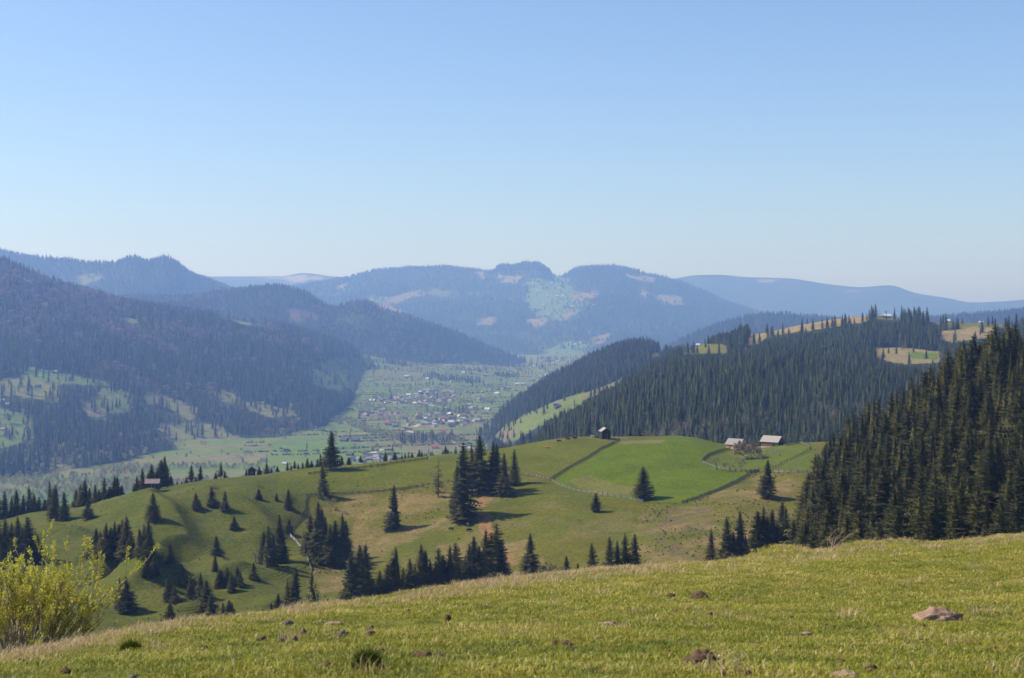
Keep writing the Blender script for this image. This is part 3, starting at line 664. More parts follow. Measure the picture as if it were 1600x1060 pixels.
def spruce_crown(seed, rad=.17, whorls=30, per=7, segs=5, droop=.35, sparse=0.0, base=.05, core=True, unit=1.0):
    """a spruce crown one unit high: whorls of drooping boughs, each a ragged spray with hanging twigs"""
    r = np.random.default_rng(seed); V = []; F = []
    def add(vs, fs):
        b = len(V); V.extend(vs); F.extend([tuple(b + i for i in f) for f in fs])
    lop = r.uniform(0, 6.28); lam = r.uniform(.0, .38); gap = r.uniform(.2, .8); gapw = r.uniform(0, .05); prof = r.uniform(.58, .9)
    for w in range(whorls):
        h = base + (1 - base) * max(0.0, (w + r.uniform(-.3, .3)) / whorls) ** .92
        if h > .985: h = .985
        env = (1 - h) ** prof * (.55 if abs(h - gap) < gapw else 1) * (1 if h > base + .1 else .72 + 2.8 * (h - base))
        n = max(3, int(round(per * (.55 + .45 * (1 - h)) + r.uniform(-.6, .6))))
        a0 = r.uniform(0, 6.28)
        for k in range(n):
            if r.random() < sparse: continue
            a = a0 + 6.283 * k / n + r.uniform(-.3, .3)
            L = rad * env * r.uniform(.68, 1.15) * (1 + lam * math.cos(a - lop)) + .010
            dx, dy = math.cos(a), math.sin(a); qx, qy = -dy, dx
            dr = droop * r.uniform(.7, 1.3) * (1.1 - .7 * h); up = .42 * (h ** 2)
            hz = h + r.uniform(-.01, .01)
            sp = []
            for s_ in range(segs + 1):
                t = s_ / segs
                z = hz + L * (-dr * t + up * t + .26 * dr * t ** 3)
                sp.append((dx * L * t, dy * L * t, z))
            wmax = L * r.uniform(.36, .56) + .005
            hang = (.022 + .15 * rad * env) * r.uniform(.6, 1.3)
            for s_ in range(segs):
                t0 = s_ / segs; t1 = (s_ + 1) / segs
                p, q = sp[s_], sp[s_ + 1]
                wd = wmax * (1 - t0) ** .6 * (.35 if s_ == 0 else 1) * r.uniform(.7, 1.2)
                for sg in (-1, 1):
                    tip = (q[0] * .8 + p[0] * .2 + sg * qx * wd, q[1] * .8 + p[1] * .2 + sg * qy * wd, q[2] - wd * r.uniform(.15, .5))
                    add([p, q, tip], [(0, 1, 2)])
                hh = hang * (1 - .6 * t0) * r.uniform(.6, 1.4); jx = r.uniform(-.4, .4) * hh
                add([p, q, ((p[0] + q[0]) / 2 + qx * jx, (p[1] + q[1]) / 2 + qy * jx, (p[2] + q[2]) / 2 - hh)], [(0, 1, 2)])
    # leader
    add([(-.004, 0, .95), (.004, 0, .95), (0, 0, 1.0), (0, -.004, .95), (0, .004, .95)], [(0, 1, 2), (3, 4, 2)])
    if core:
        m = 7; hs = [base + .06, .3, .55, .8, .93]; st = len(V)
        for h in hs:
            for k in range(m):
                a = 6.283 * k / m; q = rad * .42 * (1 - h) ** .8 * r.uniform(.6, 1.25)
                V.append((math.cos(a) * q, math.sin(a) * q, h + r.uniform(-.02, .02)))
        for i in range(len(hs) - 1):
            for k in range(m):
                A = st + i * m + k; B = st + i * m + (k + 1) % m
                F.append((A, B, B + m)); F.append((A, B + m, A + m))
    return np.array(V) * unit, np.array(F, dtype=np.int32)

def tree_trunk_mesh(name, mat, h=.97, r0=.011, seed=0, n=6):
    r = np.random.default_rng(seed); pts = []; rad = []
    for i in range(7):
        t = i / 6; pts.append((r.uniform(-.003, .003) * (t > 0), r.uniform(-.003, .003) * (t > 0), -.03 + (h + .03) * t)); rad.append(r0 * (1 - t) ** .85 * (1.35 if i == 0 else 1) + .0006)
    b = MB(); b.tube(pts, rad, n); return b.mesh(name, mat, True)

def deciduous(seed, w=.34, base=.2, n=260, leaf=.05, flat=.9, limbs=14):
    """a broad-leaved crown one unit high: clusters of leaf-sized faces through an uneven volume (returns crown V,F)"""
    r = np.random.default_rng(seed); V = []; F = []
    lob = [(r.uniform(-.5, .5) * w, r.uniform(-.5, .5) * w, r.uniform(base + .2, .86), r.uniform(.35, .7) * w) for _ in range(9)]
    for k in range(n):
        c = lob[r.integers(len(lob))]; v = r.normal(size=3); v /= np.linalg.norm(v)
        q = c[3] * r.uniform(.55, 1.05)
        p = np.array([c[0] + v[0] * q, c[1] + v[1] * q, min(1, c[2] + v[2] * q * flat)])
        a = r.normal(size=3); a /= np.linalg.norm(a); b = np.cross(a, r.normal(size=3)); b /= np.linalg.norm(b)
        s = leaf * r.uniform(.5, 1.2); st = len(V)
        V += [p - a * s - b * s * .5, p + a * s * .3 - b * s, p + a * s + b * s * .6, p - a * s * .4 + b * s]
        F += [(st, st + 1, st + 2), (st, st + 2, st + 3)]
    return np.array(V), np.array(F, np.int32)

def twigs(seed, w=.34, base=.16, n=300, limbs=0):
    """a bare crown one unit high: fine twigs fanning up and out"""
    r = np.random.default_rng(seed); V = []; F = []
    for k in range(n):
        a = r.uniform(0, 6.283); q = w * math.sqrt(r.random()); h = base + (1 - base) * r.random() ** .8 * (1 - .35 * (q / w) ** 2)
        p = np.array([math.cos(a) * q * (.6 + .4 * math.sin(3.1 * h)), math.sin(a) * q * (.6 + .4 * math.sin(3.1 * h)), h])
        d = np.array([math.cos(a) * .6, math.sin(a) * .6, .8]) + r.normal(size=3) * .35; d /= np.linalg.norm(d)
        L = r.uniform(.08, .2) * (1.1 - .5 * h); e = np.cross(d, r.normal(size=3)); e /= np.linalg.norm(e); t = .007
        st = len(V); V += [p - d * L * .5 - e * t, p - d * L * .5 + e * t, p + d * L * .5]
        F += [(st, st + 1, st + 2)]
    return np.array(V), np.array(F, np.int32)

def with_trunk(Vc, Fc, mats, name, h=.9, r0=.011, seed=0, n=4):
    b = MB(); pts = [(0, 0, -.04), (0, 0, h * .5), (0, 0, h)]; b.tube(pts, [r0, r0 * .6, r0 * .15], n)
    tri = []
    for f in b.F:
        for i in range(1, len(f) - 1): tri.append((f[0], f[i], f[i + 1]))
    V = np.concatenate([Vc, np.array([tuple(v) for v in b.V])]); F = np.concatenate([Fc, np.array(tri, np.int32) + len(Vc)])
    mi = np.concatenate([np.zeros(len(Fc), np.int32), np.ones(len(tri), np.int32)])
    return mesh_np(name, V, F, mats, mi)
def template(name, me): return bpy.data.objects.new(name, me)     # used only as an instance source

# near spruces: crown and trunk meshes, one unit high
SPRUCE_KINDS = []
for k, (rad, wh, per, dr, sp, base) in enumerate([(.155, 34, 8, .45, .05, .04), (.175, 32, 8, .38, .08, .06), (.14, 36, 7, .55, .1, .05), (.19, 30, 8, .35, .05, .11),
                                               (.165, 34, 8, .5, .15, .08), (.15, 32, 7, .42, .22, .12), (.2, 28, 8, .3, .12, .03), (.145, 30, 7, .6, .3, .16), (.18, 36, 9, .5, .0, .02), (.165, 26, 7, .45, .18, .2)]):
    V, F = spruce_crown(500 + k, rad * 1.36, wh + 14, per + 1, 6, dr, sp, base)
    SPRUCE_KINDS.append((mesh_np('spruce_crown', V, F, [M_SPRUCE]), tree_trunk_mesh('spruce_trunk', M_BARK, seed=k)))
V, F = spruce_crown(560, .36, 26, 10, 7, .12, .04, .10)
SPRUCE_WIDE = (mesh_np('spruce_crown', V, F, [M_SPRUCE]), tree_trunk_mesh('spruce_trunk', M_BARK, r0=.022, seed=9))
V, F = spruce_crown(570, .17, 24, 6, 5, .4, .45, .12, core=False)
SPRUCE_THIN = (mesh_np('spruce_crown', V, F, [M_SPRUCE]), tree_trunk_mesh('spruce_trunk', M_BARK, seed=10))
# forest spruces for the masses, middle and far
T_MID = [template('forest_spruce', with_trunk(*spruce_crown(600 + k, rad * 1.75, 18, 6, 4, dr, .06, .1), [M_SPRUCE_MID, M_BARK], 'forest_spruce', seed=k)) for k, (rad, dr) in enumerate([(.135, .5), (.155, .42), (.12, .55), (.17, .4)])]
T_FAR = [template('far_spruce', with_trunk(*spruce_crown(620 + k, rad * 1.6, 10, 6, 2, dr, .04, .1), [M_SPRUCE_FAR, M_BARK], 'far_spruce', seed=k)) for k, (rad, dr) in enumerate([(.16, .5), (.19, .45), (.14, .5)])]
T_BROWN = [template('bare_tree', with_trunk(*deciduous(640 + k, .34, .08, 300, .045), [M_BROWNTWIG, M_GREYBARK], 'bare_tree', .8, .014)) for k in range(2)]
T_GREY = [template('grey_tree', with_trunk(*twigs(650 + k, .36, .12, 420), [M_TWIG, M_GREYBARK], 'grey_tree', .8, .014)) for k in range(2)]
T_SPRING = [template('spring_tree', with_trunk(*deciduous(660 + k, .34, .05, 330, .042), [M_SPRING, M_GREYBARK], 'spring_tree', .8, .014)) for k in range(2)]
# ---------------------------------------------------------------- woods that read as one mass
def sample(L, spacing, px=(-200, 1800), Yr=None, seed=0):
    """jittered grid of ground points, about spacing metres apart"""
    r = np.random.default_rng(seed)
    Yr = Yr or (L.Y[0] + 2, L.Y[-1] - 2)
    x0 = min((px[0] - HX) / FPX * Yr[0], (px[0] - HX) / FPX * Yr[1]); x1 = max((px[1] - HX) / FPX * Yr[0], (px[1] - HX) / FPX * Yr[1])
    gx = np.arange(x0, x1, spacing); gy = np.arange(Yr[0], Yr[1], spacing)
    x, y = np.meshgrid(gx, gy); x = x.ravel() + r.uniform(-.48, .48, x.size) * spacing; y = y.ravel() + r.uniform(-.48, .48, y.size) * spacing
    p = HX + FPX * x / y; k = (p > px[0]) & (p < px[1]) & (p > L.px[0]) & (p < L.px[-1]) & (y < L.Y[-1]) & (y > L.Y[0])
    x, y = x[k], y[k]; z = L.z(x, y)
    k = z > zmax(x, y, L) - .3
    return x[k], y[k], z[k], r
def wood(name, label, L, spacing, H, templates, keep, px=(-200, 1800), Yr=None, seed=0, wide=1.0, hs=None, shrink=True):
    x, y, z, r = sample(L, spacing, px, Yr, seed)
    pr = keep(x, y, HX + FPX * x / y, HY - FPX * z / y)
    k = r.random(len(x)) < pr; x, y, z = x[k], y[k], z[k]
    h = H * r.uniform(.5, 1.14, len(x)) * (1 + .18 * fbm(x / 45, y / 45, 99, 3)) * (1 if hs is None else hs(x, y))
    # trees below a clearing are the young growth of its edge: they do not reach up across it
    p = HX + FPX * x / y; q0 = HY - FPX * z / y
    if L.polys and shrink:
        fr = np.ones(len(x)); blocked = np.zeros(len(x), bool)
        inside = np.zeros(len(x), bool)
        for poly in L.polys: inside |= inpoly(p, q0, poly)
        for f in (.25, .4, .55, .7, .85, 1.0):
            q = q0 - f * FPX * h / y; hit = np.zeros(len(x), bool)
            for poly in L.polys: hit |= inpoly(p + 4 * fbm(x / 15, y / 15, 3, 3), q + 2.5 * fbm(x / 9, y / 9, 4, 2), poly)
            fr = np.where(hit & ~blocked, max(f - .15, .1), fr); blocked |= hit
        fr = np.clip(fr * r.uniform(.8, 1.15, len(x)), 0, 1); fr = np.where(r.random(len(x)) < .02, 1, fr)
        k = inside | (fr > .3); h = np.where(inside, h * .8, h * fr); x, y, z, h = x[k], y[k], z[k], h[k]
    k = seen(x, y, z + h); x, y, z, h = x[k], y[k], z[k], h[k]
    wd = h * r.uniform(.85, 1.25, len(x)) * wide
    print('WOOD', name, len(x))
    return scatter(name, np.stack([x, y, z], 1), np.stack([wd, wd, h], 1), r.uniform(0, 6.28, len(x)), r.integers(0, len(templates), len(x)), templates, label)

# middle ridge
def keep_ridge(x, y, p, q):
    return np.where(RIDGE.field(RIDGE.clear if False else RIDGE_CLEAR, x, y) > .5, .012, 1.0) * np.where(y > 2500, .0, 1) * (1 - .55 * sstep(.1, .5, fbm(x / 60, y / 60, 700, 3)) * sstep(640, 690, q))
wood('ridge_forest', 'dense dark spruce forest covering the ridge behind the green pasture hill', RIDGE, 8.0, 24, T_MID, keep_ridge, (560, 1850), seed=1)
def keep_grey(x, y, p, q):
    m = sstep(.0, .35, fbm(x / 90, y / 90, 701, 3) + .25) * (q > 655) * (p > 1030) + .02
    return np.where(RIDGE.field(RIDGE_CLEAR, x, y) > .5, .01, m * .9)
wood('bare_birch_wood', 'bare grey broadleaf trees mixed into the foot of the spruce ridge', RIDGE, 7.5, 17, T_GREY, keep_grey, (900, 1700), (950, 2300), seed=2)
wood('far_spur_forest', 'hazy spruce forest on the spur just beyond the ridge, right of the valley', SPUR, 9, 24, T_FAR, lambda x, y, p, q: (p > 772 + 12 * fbm(y / 40, x / 40, 8, 2)) * np.where(SPUR.field(SPUR.clear, x, y) > .5, .03, 1.0) * (y < 3680), (540, 1140), seed=21)
# trees on the skyline beyond the ridge clearings
def keep_sky(x, y, p, q):
    n = fbm(x / 70, y / 70, 702, 3)
    return np.where(RIDGE.field(RIDGE_CLEAR, x, y) > .5, .01, 1.0) * ((p < 1180) | (n > .12) & (p > 1300)) * (y > 2380)
wood('skyline_spruces', 'scattered spruces along the skyline of the ridge clearings', RIDGE, 9, 20, T_FAR, keep_sky, (560, 1850), (2380, 2700), seed=3)
wood('shoulder_forest', 'hazy dark forest on the shoulder behind the ridge clearings', SHOULDER, 13 * K, 26 * 1.35, T_FAR, lambda x, y, p, q: np.full(len(x), 1.0), (950, 1900), seed=4)

# left slope
def conif_left(x, y, p, q):
    cl = LEFT_SLOPE.field(LEFT_SLOPE.clear, x, y) > .5
    n = fbm(x / 255, y / 255, 710, 4)
    broad = sstep(-.15, .25, n + np.clip((520 - q) / 160, -.5, .6))       # upper slope is mostly bare beech
    sp = 1 - .75 * broad
    low = sstep(640, 700, q) * sstep(230, 300, p)                       # open pasture with trees near the valley
    sp = sp * (1 - .55 * low)
    return np.where(cl, .13, sp)
def broad_left(x, y, p, q):
    cl = LEFT_SLOPE.field(LEFT_SLOPE.clear, x, y) > .5
    n = fbm(x / 255, y / 255, 710, 4)
    return np.where(cl, .03, .06 + .8 * sstep(-.15, .25, n + np.clip((520 - q) / 160, -.5, .6)))
wood('left_slope_spruce_forest', 'hazy blue spruce forest on the big slope left of the valley', LEFT_SLOPE, 9.5 * K, 27 * 1.35, T_FAR, conif_left, (-250, 640), seed=5, wide=.9)
wood('left_slope_bare_wood', 'purplish bare beech wood on the upper part of the big left slope', LEFT_SLOPE, 12 * K, 20 * 1.35, T_BROWN, broad_left, (-250, 640), seed=6)
def spring_left(x, y, p, q):
    return sstep(0, .35, fbm(x / 180, y / 180, 712, 3)) * sstep(690, 720, q) * .8 + .03 * (q > 600) + .5 * sstep(20, 0, np.abs(q - 745)) * (p < 330)
wood('spring_wood', 'pale budding broadleaf trees along the foot of the left slope', LEFT_SLOPE, 11 * K, 14 * 1.35, T_SPRING, spring_left, (-250, 560), (1700 * K, 3400 * K), seed=7)
wood('folded_ridge_forest', 'blue hazy forest on the folded ridge descending to the valley head', FOLD_RIDGE, 13 * K, 26 * 1.35, T_FAR, lambda x, y, p, q: np.where(FOLD_RIDGE.field(FOLD_RIDGE.clear, x, y) > .5, .15, .95), (-150, 1000), seed=8)
wood('folded_ridge_bare_wood', 'brownish bare trees mixed into the folded ridge forest', FOLD_RIDGE, 17 * K, 20 * 1.35, T_BROWN, lambda x, y, p, q: sstep(.05, .4, fbm(x / 300, y / 300, 713, 3)) * .8, (-150, 1000), seed=9)
wood('twin_peaks_forest', 'blue hazy forest over the two rounded peaks', TWIN_PEAKS, 17 * K, 26 * 1.35, T_FAR, lambda x, y, p, q: np.where(TWIN_PEAKS.field(TWIN_PEAKS.clear, x, y) > .5, .1, .97), (-150, 700), seed=10, wide=1.25)
wood('far_hill_forest', 'pale blue forest patches on the far hill at the valley head', FAR_HILL, 21 * K, 27 * 1.35, T_FAR, lambda x, y, p, q: np.where(FAR_HILL.field(FAR_HILL.clear, x, y) > .4, .05 + .6 * sstep(.12, .35, fbm(x / 110, y / 110, 756, 3)), .5 + .6 * sstep(-.3, .25, fbm(x / 330, y / 330, 755, 4))), (200, 1500), (6600 * K, 10000 * K), seed=11, wide=1.5)
def capw(x, y, p, q): return ((np.abs(p - 818) < 42) | (np.abs(p - 940) < 60) & (_h(np.rint(x / 40), np.rint(y / 40), 4) > .3)) * 1.0
wood('summit_grove', 'grove of taller trees crowning the far rounded summit', FAR_HILL, 15 * K, 38 * 1.35, T_FAR, capw, (740, 1010), (9300 * K, 9720 * K), seed=12, wide=1.1)
wood('horizon_forest', 'faint blue forest on the farthest hills of the horizon', HORIZON, 34 * K, 27 * 1.35, T_FAR, lambda x, y, p, q: np.where(HORIZON.field(HORIZON.clear, x, y) > .4, .05, .95) * ((p < 620) | (p > 1000)), (-150, 1750), (11300, 12700), seed=13, wide=2)

# valley: hedges, riverside trees, orchards
T_SCRUB = [template('hedge_bush', mesh_np('hedge_bush', *deciduous(690 + k, .6, -.1, 60, .16, .8), [leaf_mat('hedge_leaves', (.10, .105, .042), rand=.5, trans=.1, scale=.5)])) for k in range(2)]
def hedge_lines(x, y, p, q):
    fx = (x * .93 + y * .36) / 195; w = .4 * fbm(x / 450, y / 450, 143, 2); fy = (y * .93 - x * .36) / 72 + w
    d = np.abs(fy - np.rint(fy))
    h = _h(np.rint(fy), np.floor(fx), 77)
    riv = np.abs(q - (668 + (p - 560) * .19 + 5 * np.sin(p / 30)))
    return .85 * (p < 430) * (q > 728) * sstep(-.25, .1, fbm(x / 90, y / 90, 741, 3)) + np.where(d < .1, .16 * (h > .45), .008) + .75 * sstep(9, 3, riv) * (p > 480) * (p < 730) + .2 * sstep(.3, .6, fbm(x / 195, y / 195, 721, 3)) * (q < 640) + .22 * (p > 590) * (p < 745) * (np.abs(q - 640) < 30) * sstep(.0, .3, fbm(x / 120, y / 120, 722, 3))
wood('valley_spring_trees', 'yellow-green budding trees along the stream and field edges of the valley', VALLEY, 9 * K, 8 * 1.35, T_SPRING, hedge_lines, (-100, 1000), (1600 * K, 4600 * K), seed=14)
wood('valley_bare_trees', 'brown bare trees between the valley fields', VALLEY, 12 * K, 8.5 * 1.35, T_GREY, lambda x, y, p, q: hedge_lines(x, y, p, q) * .5, (-100, 1000), (1600 * K, 5600 * K), seed=15)
def hedge_only(x, y, p, q):
    w = .4 * fbm(x / 450, y / 450, 142, 2); w2 = .4 * fbm(x / 450, y / 450, 143, 2); fx = (x * .93 + y * .36) / 195 + w; fy = (y * .93 - x * .36) / 72 + w2
    d = np.abs(fy - np.rint(fy)) * 72; dx = np.abs(fx - np.rint(fx)) * 195; h = _h(np.rint(fy), np.floor(fx), 77); h2 = _h(np.floor(fy), np.rint(fx), 78)
    return (((d < 3.2) & (h > .62)) * .8 * (q < 712) + ((dx < 3) & (h2 > .75)) * .6) * np.where(q < 612, .55, 1) * np.where((p > 600) & (p < 745) & (q > 610) & (q < 668), .35, 1)
wood('valley_hedges', 'dark bushy hedges and walls between the strip fields of the valley', VALLEY, 5.0, 4.2, T_SCRUB, hedge_only, (380, 960), (1900 * K, 5200 * K), seed=17, wide=1.3)
def village_trees(x, y, p, q):
    v = inpoly(p, q, [(575, 622), (640, 606), (730, 606), (790, 600), (785, 626), (735, 640), (765, 640), (765, 668), (720, 672), (640, 672), (600, 668), (560, 648)])
    return .2 * v * sstep(-.2, .25, fbm(x / 70, y / 70, 761, 3))
wood('village_garden_trees', 'purplish bare garden trees between the village houses', VALLEY, 10, 8.5, T_GREY, village_trees, (540, 820), (2500 * K, 4300 * K), seed=18)
def valley_spruce(x, y, p, q):
    up = sstep(612, 600, q)
    fy = (y * .9 + x * .5) / 225; d = np.abs(fy + .4 * fbm(x / 450, y / 450, 731, 2) - np.rint(fy))
    return .004 + up * (.06 * (d < .1) + .008) + .9 * sstep(.42, .6, fbm(x / 225, y / 225, 732, 3)) * sstep(660, 645, q) + .8 * ((np.abs(p - 665) < 42) & (np.abs(q - 690) < 5)) + .7 * (p > 745) * (q > 590) * (np.abs(q - (690 - (p - 745) * .55)) < 14) + .35 * up * sstep(.25, .5, fbm(x / 180, y / 180, 733, 3)) * sstep(590, 572, q)
wood('valley_spruces', 'small dark spruces scattered over the valley meadows', VALLEY, 12 * K, 17 * 1.35, T_FAR, valley_spruce, (250, 1000), (1900 * K, 6000 * K), seed=16)

# heath tussocks and scrub dotted over the pasture hill
T_HEATH = [template('heath_tussock', mesh_np('heath_tussock', *deciduous(680 + k, .8, -.1, 40, .22, .8), [m_])) for k, m_ in enumerate([leaf_mat('heath', (.10, .085, .045), rand=.5, trans=.1, scale=.5), leaf_mat('green_scrub', (.06, .08, .022), rand=.5, trans=.1, scale=.5)])]
def heath():
    x, y, z, r = sample(HILL, 2.6, (-150, 1320), (420, 830), 33)
    p = HX + FPX * x / y; q = HY - FPX * z / y
    brown = inpoly(p, q, [(1010, 790), (1060, 790), (1180, 740), (1245, 740), (1250, 790), (1180, 870), (1120, 890), (1010, 900), (985, 850)])
    dry = np.zeros(len(x), bool)
    for poly in DRY: dry |= inpoly(p, q, poly)
    n = fbm(x / 18, y / 18, 34, 4)
    pr = .05 * sstep(-.1, .5, n) + .85 * brown * sstep(-.25, .4, n) + .22 * dry * sstep(-.2, .4, n) + .22 * (p < 520) * (q > 790) * sstep(0, .5, n)
    pr = np.where(inpoly(p, q, ENCLOSED), .004, pr); pr = np.where(q < 740, pr * .25, pr)
    k = (r.random(len(x)) < pr) & seen(x, y, z + .6); x, y, z, p, brown, dry = x[k], y[k], z[k], p[k], brown[k], dry[k]
    h = r.uniform(.18, .55, len(x)); var = np.where((brown | dry) & (r.random(len(x)) < .85), 0, r.integers(0, 2, len(x)))
    print('HEATH', len(x))
    scatter('heath_scrub', np.stack([x, y, z], 1), np.stack([h * 1.2, h * 1.2, h], 1), r.uniform(0, 6.28, len(x)), var, T_HEATH, 'low brown heath tussocks and scrub dotted over the pasture hill')
heath()
# ---------------------------------------------------------------- single trees of the pasture hill
ORD = ['first', 'second', 'third', 'fourth', 'fifth', 'sixth', 'seventh', 'eighth', 'ninth', 'tenth', 'eleventh', 'twelfth', 'thirteenth', 'fourteenth', 'fifteenth', 'sixteenth', 'seventeenth', 'eighteenth', 'nineteenth', 'twentieth']
def place_tree(pos, H, kind, label, group=None, w=1.0, rz=0.0, name='spruce_tree', cat='spruce tree'):
    cm, tm = kind
    rr = random.Random(int(pos.x * 100) + int(pos.y)); e = empty(name, pos, rz, (H * w * rr.uniform(.88, 1.12), H * w * rr.uniform(.88, 1.12), H)); tag(e, label, cat, group)
    e.rotation_euler = (rr.uniform(-.03, .03), rr.uniform(-.03, .03), rz)
    c = obj('crown', cm, e); t = obj('trunk', tm, e)
    return e
N_TREES = 0
def hill_tree(px, pb, pt, label, group=None, kind=None, w=1.0, back=0.0, L=None):
    """a tree standing at (px, pb) with its tip on the sight line pt; back: metres behind the hill's crest"""
    global N_TREES
    L = L or HILL
    if back:
        c, pyc = L.crest(px); y = c.y + back; x = (px - HX) / FPX * y; pos = Vector((x, y, float(L.z(x, y))))
    else: pos = L.at(px, pb)
    H = (HY - pt) / FPX * pos.y - pos.z
    N_TREES += 1
    kd = kind or SPRUCE_KINDS[N_TREES % len(SPRUCE_KINDS)]
    w = w * (1.12 + .22 * max(0.0, min(1.0, (14 - H) / 8)))         # young trees are bushier
    return place_tree(pos - Vector((0, 0, .1)), H, kd, label, group, w, N_TREES * 2.399)

